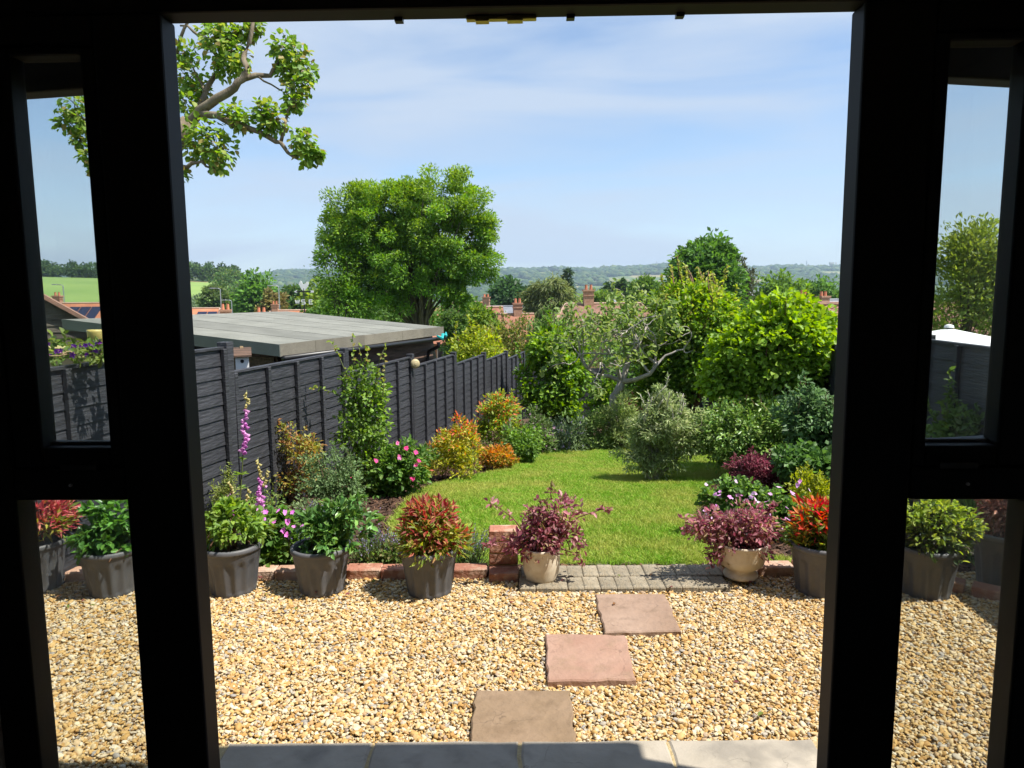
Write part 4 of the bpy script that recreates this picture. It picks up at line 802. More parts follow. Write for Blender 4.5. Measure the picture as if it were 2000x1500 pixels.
# bird box on the fence
bb = at_Y(482, 700, 6.25); bh = thing('bird_box', 'wooden bird box with sloping brown roof behind the fence top', 'bird box', (bb[0]-.06, bb[1]+.05, bb[2]-.10), .35)
MB().box(-.055, .055, -.05, .05, 0, .125).build('box', 'white_paint', bh); MB().add([(-.08, -.09, .115), (.08, -.09, .115), (.08, .07, .175), (-.08, .07, .175), (-.08, -.09, .130), (.08, -.09, .130), (.08, .07, .19), (-.08, .07, .19)], [(3, 2, 1, 0), (4, 5, 6, 7), (0, 1, 5, 4), (1, 2, 6, 5), (2, 3, 7, 6), (3, 0, 4, 7)]).build('roof', 'wood_dark', bh)
MB().lathe([(0, 0), (.016, 0), (.016, .002)], 12).build('entrance_hole', 'black_plastic', bh, loc=(0, -.051, .075), rot=(R(90), 0, 0))
MB().box(-.014, .014, .05, .07, -.9, .2).build('post', 'tan_wood', bh)
ck = at_Y(461, 706, 6.1); tag(MB().tube([(0, 0, -.6), (.003, 0, 0), (-.004, 0, .16)], .007, 6).build('garden_cane', 'tan_wood', loc=(ck[0]-.05, ck[1], ck[2])), 'thin bamboo cane beside the bird box', 'cane')
# clad gable building at far left, yellow planter pot, clematis
gb = at_Y(75, 569, 9.5); gx, gyy, gzt = gb; gbd = thing('clad_outbuilding', 'weathered weatherboard gable seen through the left sidelight', 'outbuilding', (gx, gyy, -1.0), R(31))
Ht = gzt+1.0
MB().add([(-2.2, 0, 0), (.62, 0, 0), (.62, 0, Ht-.46), (0, 0, Ht-.03), (-2.2, 0, Ht-1.6), (-2.2, .8, 0), (.62, .8, 0), (.62, .8, Ht-.46), (0, .8, Ht-.03), (-2.2, .8, Ht-1.6)], [(0, 1, 2, 3, 4), (9, 8, 7, 6, 5), (1, 6, 7, 2), (0, 4, 9, 5)]).build('wall', 'weatherboard', gbd)
for k in range(11):
    z0 = Ht-.12-.085*(k+1); xr = min(.60, (Ht-z0-.09)*1.35); MB().add([(-1.6, -.022, z0), (xr, -.022, z0), (xr, -.006, z0+.09), (-1.6, -.006, z0+.09), (-1.6, -.003, z0), (xr, -.003, z0), (xr, -.003, z0+.09), (-1.6, -.003, z0+.09)], BOXF).build('weatherboard', 'weatherboard', gbd)
MB().add([(-.05, -.12, Ht+.03), (.75, -.12, Ht-.52), (.75, .9, Ht-.52), (-.05, .9, Ht+.03), (-.05, -.12, Ht-.03), (.75, -.12, Ht-.58), (.75, .9, Ht-.58), (-.05, .9, Ht-.03)], BOXF).build('roof', 'roof_pantile', gbd)
MB().add([(-2.3, -.12, Ht-1.55), (-.05, -.12, Ht+.03), (-.05, .9, Ht+.03), (-2.3, .9, Ht-1.55), (-2.3, -.12, Ht-1.61), (-.05, -.12, Ht-.03), (-.05, .9, Ht-.03), (-2.3, .9, Ht-1.61)], BOXF).build('roof', 'roof_pantile', gbd)
yp = at_Y(142, 668, 4.5); ypo = thing('yellow_planter', 'yellow glazed cylinder pot among the clematis behind the fence', 'pot', (yp[0], yp[1]+.25, yp[2]-.05))
MB().lathe([(0, 0), (.045, 0), (.048, .10), (.050, .115), (.044, .115), (.042, .02), (0, .02)], 20).build('cylinder', 'yellow_ceramic', ypo, smooth=True)
MB().box(-.9, .35, -.0, .30, -.06, -.005).build('ledge', 'yellow_ceramic', ypo)
MB().box(-.9, .35, .02, .28, -1.6, -.061).build('support', 'tan_wood', ypo)
cb = at_Y(150, 690, 3.95); clp = np.array([cb[0], cb[1]+.14, cb[2]])
P, D, N, C, S = crown([((0, 0, 0), (.30, .08, .045)), ((-.2, .05, .02), (.2, .06, .06))], 40, 9, .03, [(0.09, 0.15, 0.03), (0.13, 0.17, 0.04)])
cm = thing('clematis', 'purple flowering clematis trailing over the fence top', 'climber', clp-np.array([0, 0, .02])); foliage(cm, [(P, D, N, C, .045, .026)], 'leaf', True)
k = 34; fp = np.column_stack([rng.uniform(-.32, .17, k), rng.uniform(-.1, .02, k), rng.uniform(.0, .075, k)]); pts_ = np.repeat(fp, 5, 0); an = np.tile(np.arange(5)*1.2566, k)+np.repeat(rng.uniform(0, 6, k), 5)
fd = np.column_stack([np.cos(an), -.35*np.ones(len(an)), np.sin(an)]); foliage(cm, [(pts_, fd, np.tile([0, -1.0, .3], (len(an), 1)), pick([(0.10, 0.02, 0.22), (0.16, 0.03, 0.30), (0.20, 0.04, 0.28)], len(an)), .021, .013)], 'petal', True, 'flowers')
mb = MB()
for _ in range(16):
    a = np.array([rng.uniform(-.1, .35), rng.uniform(-.08, .05), rng.uniform(-.02, .02)]); b_ = a+np.array([rng.normal()*.13, rng.normal()*.03, rng.uniform(-.03, .06)]); mb.tube(bez(a, b_, rng.normal(size=3)*.05, 6), .0035, 5)
mb.build('dry_stem', 'tan_wood', cm, smooth=True)
tb_ = at_Y(188, 690, 4.1); tag(MB().tube([(0, 0, -.9), (.004, 0, .0), (-.01, .01, .21)], [.012, .010, .009], 6).build('garden_cane', 'tan_wood', loc=(tb_[0], tb_[1]+.12, tb_[2])), 'pale wooden stake behind the clematis', 'cane')
# weathervane
wv = at_Y(595, 612, 14.0); wz = wv[2]; W = thing('weathervane', 'white cockerel weathervane with compass letters above the shed roof', 'weathervane', (wv[0], 14.0, wz-1.6)); o_ = 1.6; u = m_px(1, 14.0)
MB().tube([(0, 0, -.2), (0, 0, o_+48*u)], .012, 8).build('pole', 'black_plastic', W)
ar = MB().bar((-14*u, 0, o_+42*u), (14*u, 0, o_+42*u), .018, .022); ar.build('arrow_bar', 'black_plastic', W)
MB().add([(-19*u, -.008, o_+42*u), (-13*u, -.008, o_+45*u), (-13*u, -.008, o_+39*u), (-19*u, .008, o_+42*u), (-13*u, .008, o_+45*u), (-13*u, .008, o_+39*u)], [(0, 2, 1), (3, 4, 5), (0, 1, 4, 3), (1, 2, 5, 4), (2, 0, 3, 5)]).build('arrow_head', 'white_paint', W)
MB().box(13*u, 19*u, -.008, .008, o_+40*u, o_+44*u).build('arrow_tail', 'white_paint', W)
out = [(-9, 56), (-7, 61), (-5, 63), (-3, 61), (-2, 57.5), (1, 56), (4, 57.5), (6, 61), (9, 60.5), (10, 56), (8, 51), (5, 47), (2, 44), (-2, 44), (-5, 48), (-7, 53)]
k = len(out); MB().add([(x*u, -.010, o_+z*u) for x, z in out]+[(x*u, .010, o_+z*u) for x, z in out], [tuple(range(k-1, -1, -1)), tuple(range(k, 2*k))]+[(i, (i+1) % k, k+(i+1) % k, k+i) for i in range(k)]).build('cockerel', 'white_paint', W)
MB().bar((-11*u, 0, o_+22*u), (11*u, 0, o_+22*u), .014, .014).bar((0, -11*u, o_+22*u), (0, 11*u, o_+22*u), .014, .014).build('compass_arm', 'black_plastic', W)
def stroke(nm, x, y, segs):
    mb = MB()
    for (a, b_) in segs: mb.bar((x+a[0]*u, y, o_+22*u+a[1]*u), (x+b_[0]*u, y, o_+22*u+b_[1]*u), .016, .018)
    mb.build(nm, 'white_paint', W)
stroke('letter_w', -13*u, 0, [((-4, 4), (-2, -4)), ((-2, -4), (0, 3)), ((0, 3), (2, -4)), ((2, -4), (4, 4))])
stroke('letter_e', 13*u, 0, [((-3, -4), (-3, 4)), ((-3, 4), (3, 4)), ((-3, 0), (2, 0)), ((-3, -4), (3, -4))])
stroke('letter_s', 2*u, -13*u, [((3, 4), (-3, 4)), ((-3, 4), (-3, 0)), ((-3, 0), (3, 0)), ((3, 0), (3, -4)), ((3, -4), (-3, -4))])
# beige solar lamp on a fence post
lp = np.array([LX(9.73)+.075, 9.66, .70]); sl = thing('solar_lamp', 'round beige lamp on the black fence post', 'lamp', lp)
MB().lathe([(0, .034), (.04, .03), (.062, .018), (.066, 0), (.055, -.012), (0, -.012)], 20).build('lamp_body', 'beige_plastic', sl, rot=(R(90), 0, R(25)), smooth=True); MB().lathe([(0, .037), (.016, .036), (.018, .03)], 16).build('lens', 'beige_plastic', sl, rot=(R(90), 0, R(25)))
# white parasol beyond the right fence
pa = at_Y(1835, 641, 7.6); pr = thing('parasol', 'white parasol beyond the right fence', 'parasol', (pa[0]+.1, pa[1], -.4)); hz = pa[2]+.4
nS = 8; rad = .78; V_ = [(0, 0, hz)]+[(rad*math.cos(2*math.pi*k/nS+.3), rad*math.sin(2*math.pi*k/nS+.3), hz-.17) for k in range(nS)]+[(rad*.93*math.cos(2*math.pi*(k+.5)/nS+.3), rad*.93*math.sin(2*math.pi*(k+.5)/nS+.3), hz-.165) for k in range(nS)]
F_ = []
for k in range(nS): F_ += [(0, 1+k, 9+k), (0, 9+k, 1+(k+1) % nS)]
cp = MB().add(V_, F_).build('canopy', 'white_fabric', pr); sm_ = cp.modifiers.new('thick', 'SOLIDIFY'); sm_.thickness = .006
MB().tube([(0, 0, 0), (0, 0, hz+.03)], .02, 8).build('pole', 'black_plastic', pr); mb = MB()
for k in range(nS): mb.tube([(0, 0, hz-.02), (rad*math.cos(2*math.pi*k/nS+.3), rad*math.sin(2*math.pi*k/nS+.3), hz-.185)], .007, 5)
mb.build('ribs', 'black_plastic', pr); MB().lathe([(.05, hz+.005), (.04, hz+.03), (0, hz+.045)], 12).build('finial', 'white_fabric', pr)

# ================================================================== OVERHANGING SYCAMORE
SY = 6.8
sb = at_Y(268, 600, SY); syb = np.array([sb[0], SY, gz(SY)])
syc = thing('sycamore_tree', 'sycamore tree with pale limbs and leaf tufts at the upper left', 'tree', syb)
def spx(x, y, dy=0.0): return at_Y(x, y, SY+dy)-syb
mb = MB()
mb.tube([(0, 0, 0), (0.03, 0, 1.2), spx(262, 520), spx(285, 400), spx(320, 300), spx(352, 262), spx(372, 240)], [.17, .145, .135, .125, .11, .10, .085], 10)
mb.build('trunk', 'bark_tan', syc, smooth=True)
LIMBS = [([(365, 245, 0), (392, 215, -.05), (425, 192, -.1), (458, 172, -.1), (474, 155, -.1), (482, 130, -.1), (478, 105, 0), (492, 60, 0), (500, 20, .1)], .078, .022),
 ([(472, 155, -.1), (500, 147, -.05), (528, 148, 0), (540, 128, 0), (548, 108, .05)], .046, .022),
 ([(505, 150, -.05), (530, 165, 0), (552, 178, .05)], .016, .010),
 ([(395, 222, -.05), (425, 225, -.15), (455, 243, -.2), (490, 252, -.2), (525, 268, -.2), (548, 278, -.2), (562, 298, -.2), (582, 310, -.2)], .058, .020),
 ([(549, 276, -.2), (556, 245, -.2), (562, 215, -.15), (570, 188, -.1)], .026, .014),
 ([(382, 228, 0), (398, 190, .1), (418, 150, .15), (425, 110, .2), (405, 85, .3), (378, 62, .3), (352, 50, .3)], .05, .014),
 ([(400, 180, .1), (385, 150, .2), (372, 120, .2)], .022, .010),
 ([(330, 290, 0), (352, 325, -.2), (375, 318, -.25), (395, 315, -.25), (412, 328, -.25)], .042, .014),
 ([(420, 130, .15), (440, 95, .2), (470, 60, .25), (490, 40, .25)], .03, .012),
 ([(300, 350, 0), (240, 290, .1), (190, 250, .2), (150, 225, .3)], .05, .014), ([(215, 270, .15), (190, 300, .1), (178, 330, .1)], .02, .008),
 ([(320, 300, 0), (300, 200, .3), (290, 120, .4), (300, 40, .4), (340, -20, .4)], .07, .03), ([(345, 110, .35), (360, 55, .3), (385, 10, .3)], .03, .015)]
mb = MB()
for pts, a, b_ in LIMBS:
    q = np.array([spx(*p) for p in pts]); m_ = []
    for i in range(len(q)-1): m_ += [q[i], (q[i]+q[i+1])/2+rng.normal(size=3)*.012]
    m_.append(q[-1]); mb.tube(m_, np.linspace(a, b_, len(m_))*.62, 8)
mb.build('limb', 'bark_tan', syc, smooth=True)
TUFT = [(432, 88, 44, .15), (415, 70, 30, .2), (455, 105, 34, .1), (440, 130, 26, .1), (370, 150, 34, .25), (362, 105, 26, .3), (365, 200, 28, .1), (390, 178, 22, .2), (552, 92, 30, .05), (575, 112, 32, .05), (590, 140, 30, 0), (580, 172, 28, -.05), (560, 140, 22, 0), (575, 198, 20, -.1), (400, 262, 40, -.15), (428, 290, 36, -.2), (385, 285, 30, -.1), (425, 318, 20, -.25), (455, 222, 26, -.15), (470, 240, 18, -.2), (515, 215, 22, -.2), (535, 235, 28, -.2), (520, 245, 20, -.2), (592, 275, 26, -.2), (600, 300, 26, -.2), (618, 300, 12, -.2), (480, 62, 22, .2), (500, 52, 16, .2), (150, 215, 36, .3), (130, 238, 26, .3), (170, 240, 34, .25), (160, 275, 20, .2), (178, 305, 20, .1), (185, 330, 12, .1), (230, 250, 45, .2), (280, 180, 50, .3), (300, 100, 50, .4), (250, 330, 40, 0), (355, 340, 12, -.2), (445, 60, 26, .2), (240, 120, 40, .4), (470, 130, 16, 0)]
parts = []
for (x, y, r_, dy) in TUFT:
    c = spx(x, y, dy); rr_ = m_px(r_, SY); r_ = r_*.88; rr_ *= .95; n_l = int(12+r_*4.4)
    P = c+ball(n_l)*rr_*(rng.random((n_l, 1))**.45)*np.array([1, .9, .95]); o_ = unit(P-c)
    D = unit(o_*.9+rng.normal(size=(n_l, 3))*.5+np.array([0, 0, -.35])); N = unit(o_*.5+np.array([.25, -.1, .8])+rng.normal(size=(n_l, 3))*.35)
    C = pick([(0.11, 0.20, 0.03), (0.14, 0.23, 0.035), (0.085, 0.155, 0.03), (0.20, 0.25, 0.05), (0.21, 0.17, 0.05, .35)], n_l)*(1+.15*rng.normal(size=(n_l, 1)))
    parts.append((P, D, N, C, .058, .05))
foliage(syc, parts, 'leaf', True, fold=.12)
mb = MB()
for (x, y, r_, dy) in TUFT:
    c = spx(x, y, dy)
    for _ in range(5): e_ = c+ball(1)[0]*m_px(r_, SY)*.95; mb.tube(bez(c+rng.normal(size=3)*.02, e_, rng.normal(size=3)*.03, 5), np.linspace(.006, .002, 5), 4)
mb.build('twig', 'bark_tan', syc, smooth=True)

# ================================================================== HEDGE AND BACK SHRUBS
G1 = [(0.085, 0.17, 0.02), (0.11, 0.205, 0.025), (0.065, 0.13, 0.018)]
GB = [(0.14, 0.235, 0.025), (0.17, 0.26, 0.03), (0.10, 0.19, 0.02)]
def bush(name, label, bx, by, boxes, nsub, per, L, W, pal, cat='shrub', subf=.22, dr=.8, Y=None, group=None, **kw):
    b = on_g(bx, by) if Y is None else None
    if Y is None: Y = b[1]
    else:
        a = at_Y(bx, by, Y); b = np.array([a[0], Y, gz(Y) if Y < 18 else float(terrain_z(a[0], Y))])
    bl = [px_blob(*e[:4], Y, dr, e[4] if len(e) > 4 else 0) for e in boxes]; mr = float(np.mean([r[0] for _, r in bl]))
    kw.setdefault('wob', .30)
    if 'shoots' not in kw: kw['shoots'] = 16; kw['shoot_h'] = float(np.mean([r[2] for _, r in bl]))*.55
    return plant(name, label, cat, b, bl, nsub, per, mr*subf, L, W, pal, group=group, **kw)
bush('hedge_shrub', 'tall hedge shrub at the far end of the black fence', 1085, 835, [(1032, 1142, 650, 745), (1035, 1140, 700, 800), (1045, 1130, 760, 840)], 170, 46, .105, .075, G1, Y=15.2, oval=True, stem_r=.03, stems=14, tip=GB, tipfrac=.25, shoots=26, shoot_h=.5, inner=.6)
bush('large_shrub', 'tall loose shrub with yellow green shoots in front of the chestnut', 1345, 800, [(1275, 1430, 570, 720), (1252, 1380, 620, 770), (1290, 1450, 640, 800), (1330, 1450, 590, 700), (1245, 1330, 680, 810)], 440, 62, .075, .046, G1, Y=11.4, oval=True, stem_r=.03, stems=22, tip=GB+[(0.22, 0.27, 0.05)], tipfrac=.38, shoots=70, shoot_h=.5, shoot_pal=[(0.20, 0.26, 0.04), (0.24, 0.25, 0.07)], inner=.55)
bush('hazel_bush', 'round bright green hazel bush at the right of the lawn', 1520, 800, [(1430, 1605, 590, 760), (1430, 1590, 640, 800), (1470, 1605, 600, 740), (1395, 1500, 650, 810), (1540, 1612, 690, 790)], 480, 60, .062, .056, GB, Y=8.0, oval=True, stem_r=.02, stems=20, tip=[(0.15, 0.25, 0.025), (0.18, 0.27, 0.035)], tipfrac=.4, shoots=60, shoot_h=.22, inner=.68, cvar=.12)
bush('evergreen_shrub', 'wide dark green shrub below the hazel bush', 1460, 900, [(1375, 1500, 795, 900), (1440, 1570, 780, 905), (1390, 1470, 830, 920)], 260, 42, .050, .026, [(0.09, 0.17, 0.035), (0.12, 0.20, 0.045), (0.17, 0.24, 0.075)], Y=7.5, stem_r=.012, stems=16, shoots=18, shoot_h=.25, inner=.55, lm='leaf_gloss')
bush('shade_shrub', 'blue green shrub against the shaded right fence', 1590, 910, [(1540, 1640, 770, 880), (1560, 1660, 830, 930)], 120, 40, .07, .035, [(0.075, 0.135, 0.055), (0.09, 0.16, 0.065)], Y=6.7, stem_r=.010, shoots=14, shoot_h=.25)
bush('shade_plant', 'low leafy plants with purple flowers in front of the shade shrub', 1575, 940, [(1520, 1625, 880, 935)], 70, 30, .06, .05, [(0.05, 0.11, 0.03), (0.07, 0.14, 0.035)], Y=6.3, stem_r=.006)
for bx, by, bxs, lab, pal, nm, L, W in (
    (1040, 888, (1000, 1078, 800, 892), 'low grey green bedding plants with tiny mauve flowers by the far fence', [(0.09, 0.13, 0.05), (0.11, 0.16, 0.06), (0.07, 0.12, 0.03), (0.30, 0.19, 0.26, .25)], 'bedding_plant', .055, .03),
    (1108, 880, (1065, 1145, 822, 882), 'low silvery plant mound at the back of the lawn', [(0.10, 0.15, 0.07), (0.13, 0.18, 0.085), (0.22, 0.20, 0.28, .2)], 'bedding_plant', .06, .025),
    (1165, 878, (1130, 1200, 800, 880), 'feathery pale green plant at the foot of the gnarled tree', [(0.12, 0.18, 0.06), (0.15, 0.21, 0.07)], 'bedding_plant', .07, .022),
    (1215, 878, (1180, 1250, 770, 880), 'tall pale grass-like clump left of the olive tree', [(0.16, 0.21, 0.07), (0.19, 0.24, 0.10)], 'bedding_plant', .10, .018),
    (1375, 890, (1350, 1400, 830, 890), 'small leafy plant between the olive and the dark shrub', [(0.08, 0.14, 0.04), (0.10, 0.17, 0.05)], 'bedding_plant', .05, .03)):
    bush(nm, lab, bx, by, [bxs, (bxs[0]-6, bxs[1]+8, (bxs[2]+bxs[3])//2, bxs[3]+4)], 60, 42, L, W, pal, cat='plant', group='low plants along the far edge of the lawn', stem_mat='stem_green', stem_r=.004, up=.5, inner=.35, lm='leaf_matt')
bush('dead_shrub', 'rust brown dead twiggy shrub behind the olive tree', 1255, 850, [(1225, 1285, 762, 810)], 40, 26, .06, .02, [(0.16, 0.065, 0.035), (0.10, 0.045, 0.03)], Y=13.2, stem_r=.006, stems=24)
bush('ivy_hedge', 'leafy climber in the gap left of the gnarled tree', 1170, 840, [(1150, 1215, 740, 850)], 90, 34, .08, .055, G1, Y=15.6, stem_r=.01)
bush('ivy_hedge', 'dark climbers filling the back boundary behind the olive', 1290, 830, [(1225, 1400, 700, 840), (1200, 1300, 690, 800)], 170, 40, .09, .06, [(0.05, 0.11, 0.02), (0.07, 0.14, 0.022)], Y=16.6, stem_r=.01)
bush('ivy_hedge', 'leafy hedge filling the far right corner behind the hazel', 1560, 830, [(1480, 1640, 690, 850)], 130, 40, .09, .06, [(0.045, 0.10, 0.02), (0.06, 0.12, 0.022)], Y=15.4, stem_r=.01)
# shrubs in the neighbours' gardens just past the fence end
for bx, bxs, Y, lab, pal in (
    (935, (882, 985, 655, 720), 21, 'bright yellow green shrub behind the stepped end of the fence', [(0.20, 0.25, 0.02), (0.26, 0.28, 0.03), (0.15, 0.21, 0.02)]),
    (1000, (945, 1060, 625, 710), 23, 'olive brown tinged shrub left of the hedge', [(0.12, 0.14, 0.035), (0.16, 0.15, 0.045), (0.10, 0.14, 0.03)]),
    (1075, (1030, 1120, 618, 700), 21.5, 'fresh green shrub rising behind the hedge', [(0.10, 0.17, 0.05), (0.13, 0.20, 0.06)]),
    (1190, (1095, 1275, 640, 720), 24, 'broad leafy shrub below the red hipped roof', [(0.10, 0.17, 0.035), (0.13, 0.20, 0.04), (0.08, 0.14, 0.03)]),
    (880, (858, 905, 610, 665), 26, 'shrub with long leaves at the end of the shed roof', [(0.06, 0.11, 0.03), (0.08, 0.14, 0.035)])):
    bush('garden_shrub', lab, bx, 700, [bxs, (bxs[0]+10, bxs[1]-10, bxs[2]+15, bxs[3]+40)], 110, 36, .12, .065, pal, Y=Y, stem_r=.02, shoots=16, shoot_h=.5, group='shrubs in the gardens beyond the fence')

# gnarled pale tree
def grow(mb, p, d, ln, r, depth, tips, curl=.5, kids=(2, 3)):
    n = 5; pts = [p]; q = np.array(p, float); dd = np.array(d, float)
    for i in range(n):
        dd = unit(dd+rng.normal(size=3)*curl*.45+np.array([0, 0, .05])); q = q+dd*ln/n; pts.append(q.copy())
    mb.tube(pts, np.linspace(r, r*.62, n+1), 6 if depth > 1 else 4, cap=False)
    if depth == 0: tips.append((pts[-1], dd)); tips.append((pts[-3], dd)); return
    for k in range(rng.integers(kids[0], kids[1]+1)):
        s = pts[-1] if k < 2 else pts[rng.integers(2, n)]
        grow(mb, s, unit(dd+rng.normal(size=3)*.75), ln*rng.uniform(.6, .82), r*.58, depth-1, tips, curl, kids)
gb_ = np.array([*(at_Y(1203, 828, 11.0)[:2]), gz(11.0)]); gt_ = thing('gnarled_tree', 'small gnarled tree with pale twisted branches at the back of the lawn', 'tree', gb_)
mb = MB(); tips = []
def gpx(x, y, dy=0): return at_Y(x, y, 11.0+dy)-gb_
mb.tube([(0, 0, -.05), gpx(1196, 800), gpx(1198, 775), gpx(1210, 758), gpx(1214, 745)], [.085, .07, .062, .062, .065], 8)
mb.build('trunk', 'bark_grey', gt_, smooth=True); mb = MB()
for pts, rr_ in (([(1214, 745, 0), (1190, 735, -.1), (1165, 732, -.2), (1150, 720, -.2)], .038), ([(1214, 746, 0), (1240, 742, -.2), (1270, 730, -.3), (1283, 712, -.3)], .042), ([(1216, 744, 0), (1230, 700, .1), (1245, 670, .15), (1258, 650, .2)], .045), ([(1212, 744, 0), (1205, 715, -.15), (1190, 690, -.2), (1175, 672, -.25)], .036), ([(1218, 742, 0), (1222, 700, .3), (1215, 660, .4)], .034)):
    q = [gpx(*p) for p in pts]; mb.tube(q, np.linspace(rr_, rr_*.55, len(q)), 7, cap=False)
    for k in range(4): grow(mb, q[-1] if k < 2 else q[-2], unit(np.array([rng.normal()*1.0, rng.normal()*.6, .5])), m_px(62, 11.0), rr_*.5, 3, tips, .75, (2, 2))
mb.build('branch', 'bark_grey', gt_, smooth=True)
tp = np.array([t[0] for t in tips]); sel = tp[np.repeat(rng.choice(len(tp), int(len(tp)*.95), replace=False), 8)]
P = sel+rng.normal(size=sel.shape)*.06; D = unit(rng.normal(size=P.shape)+np.array([0, 0, .2])); N = unit(np.array([.2, -.2, .8])+rng.normal(size=P.shape)*.4)
foliage(gt_, [(P, D, N, pick([(0.13, 0.19, 0.05), (0.17, 0.22, 0.06), (0.09, 0.15, 0.035)], len(P)), .085, .055)], 'leaf', True)
# olive tree on the lawn
ob = on_g(1275, 940); OY = ob[1]
bush('olive_tree', 'bushy grey green olive tree standing on the lawn', 1275, 940, [(1245, 1365, 785, 870), (1212, 1320, 858, 918), (1262, 1330, 768, 830), (1300, 1372, 825, 895), (1255, 1310, 890, 940), (1230, 1290, 820, 880)], 330, 36, .062, .015, [(0.19, 0.245, 0.10), (0.24, 0.29, 0.135), (0.13, 0.18, 0.065), (0.32, 0.35, 0.19, .8)], cat='tree', lm='leaf_matt', stem_mat='bark_grey', stem_r=.016, stems=26, stem_spread=.03, inner=.3, shoots=44, shoot_h=.22, subf=.17, zmin=-.8)

# ================================================================== LEFT BORDER
bush('flowering_shrub', 'tall green shrub with arching shoots against the left fence', 705, 968, [(662, 760, 780, 900), (675, 768, 860, 965), (664, 750, 715, 830)], 130, 22, .045, .030, [(0.11, 0.19, 0.03), (0.14, 0.22, 0.04), (0.085, 0.15, 0.028)], oval=True, stem_mat='stem_green', stem_r=.009, stems=14, shoots=0, inner=.15, subf=.26)
fsY = on_g(705, 968)[1]; fsb = on_g(705, 968); fs_ = [o for o in col.objects if o.name == 'flowering_shrub'][0]; mb = MB(); parts = []
for pts in ([(700, 800), (680, 740), (660, 690), (645, 665)], [(705, 800), (690, 720), (690, 690), (688, 650)], [(725, 800), (735, 740), (742, 700), (755, 670)], [(690, 810), (660, 770), (625, 758), (606, 758)], [(715, 790), (712, 730), (718, 690), (715, 675)], [(735, 820), (748, 770), (752, 720), (750, 690)], [(700, 790), (696, 740), (705, 700), (700, 670)]):
    q = np.array([at_Y(x, y, fsY+rng.normal()*.05)-fsb for x, y in pts]); mb.tube(q, np.linspace(.006, .002, len(q)), 5)
    for k in range(26):
        t = rng.random()*(len(q)-1); i = int(t); p = q[i]+(q[i+1]-q[i])*(t-i); parts.append(p)
mb.build('shoot', 'stem_green', fs_, smooth=True); P = np.array(parts)
foliage(fs_, [(P, unit(rng.normal(size=P.shape)+np.array([0, -.2, .3])), unit(np.array([.3, -.3, .7])+rng.normal(size=P.shape)*.4), pick([(0.15, 0.22, 0.035), (0.19, 0.24, 0.05), (0.24, 0.20, 0.06)], len(P)), .042, .028)], 'leaf', True, 'shoot_leaves')
def flowers(root_t, pts, r_, pal, petals=5, tilt=.5, face=(0.2, -.6, .6)):
    pts = np.array(pts); k = len(pts); f = unit(np.array(face)+rng.normal(size=(k, 3))*tilt); a = unit(np.cross(f, rng.normal(size=(k, 3)))); b_ = np.cross(f, a)
    an = np.arange(petals)*2*math.pi/petals; D = (a[:, None]*np.cos(an)[None, :, None]+b_[:, None]*np.sin(an)[None, :, None]+f[:, None]*.35).reshape(-1, 3)
    P = np.repeat(pts, petals, 0); N = np.repeat(f, petals, 0); C = np.repeat(pick(pal, k), petals, 0)*(1+.1*rng.normal(size=(k*petals, 1)))
    return foliage(root_t, [(P, D, N, C, r_, r_*.85)], 'petal', True, 'flowers', fold=.05)
ro = bush('rose_bush', 'leafy rose bush with bright pink blooms in the left border', 775, 968, [(722, 800, 890, 965), (750, 828, 862, 955), (712, 790, 925, 985)], 130, 24, .055, .036, [(0.06, 0.13, 0.025), (0.08, 0.16, 0.03), (0.11, 0.18, 0.04)], oval=True, stem_mat='stem_green', stem_r=.005)
rb = on_g(775, 968); RY_ = rb[1]
for i_, (x, y) in enumerate([(735, 900), (793, 876), (812, 884), (818, 900), (812, 908), (776, 866), (686, 932), (806, 935), (780, 893)]):
    c = at_Y(x, y, RY_-.22)-rb
    for ring, rr_ in ((6, .026), (5, .019), (4, .012)): flowers(ro, [c]*1, rr_, [(0.75, 0.07, 0.25), (0.68, 0.05, 0.20), (0.80, 0.20, 0.38)], ring, .15, (0.3, -.8, .5))
bush('pieris_shrub', 'golden pieris shrub with coral red tips in the left border', 880, 938, [(838, 928, 862, 938), (850, 925, 835, 900), (885, 912, 818, 860)], 130, 26, .05, .018, [(0.33, 0.32, 0.035), (0.26, 0.28, 0.03), (0.38, 0.34, 0.06), (0.18, 0.23, 0.03)], tip=[(0.45, 0.11, 0.05), (0.48, 0.20, 0.06)], tipfrac=.08, up=.4, stem_r=.006)
bush('pieris_shrub', 'small orange and yellow pieris by the curve of the lawn', 970, 918, [(940, 1002, 876, 918)], 70, 24, .05, .020, [(0.27, 0.19, 0.035), (0.26, 0.23, 0.035), (0.19, 0.21, 0.03)], tip=[(0.40, 0.15, 0.03), (0.38, 0.20, 0.04)], tipfrac=.3, up=.4, stem_r=.006)
bush('pieris_shrub', 'tall green pieris with salmon tips beside the far fence', 968, 885, [(932, 1008, 800, 880), (938, 1002, 778, 840)], 110, 26, .06, .026, [(0.12, 0.20, 0.025), (0.17, 0.24, 0.03), (0.22, 0.26, 0.04)], tip=[(0.22, 0.28, 0.05), (0.50, 0.17, 0.07), (0.25, 0.30, 0.05)], tipfrac=.3, up=.3, stem_r=.008)
bush('bedding_plant', 'fresh green plant right of the tall pieris', 1010, 905, [(985, 1050, 840, 905)], 60, 32, .05, .028, [(0.09, 0.17, 0.03), (0.12, 0.20, 0.04)], cat='plant', stem_mat='stem_green', stem_r=.004)
bush('bronze_shrub', 'sparse shrub with bronze yellow leaves in front of the fence', 572, 985, [(525, 600, 835, 920), (545, 640, 845, 935), (530, 630, 900, 975)], 95, 15, .038, .022, [(0.22, 0.21, 0.045), (0.27, 0.20, 0.05), (0.17, 0.20, 0.04), (0.24, 0.13, 0.05)], stem_mat='stem_brown', stem_r=.006, stems=26, inner=.2, subf=.24)
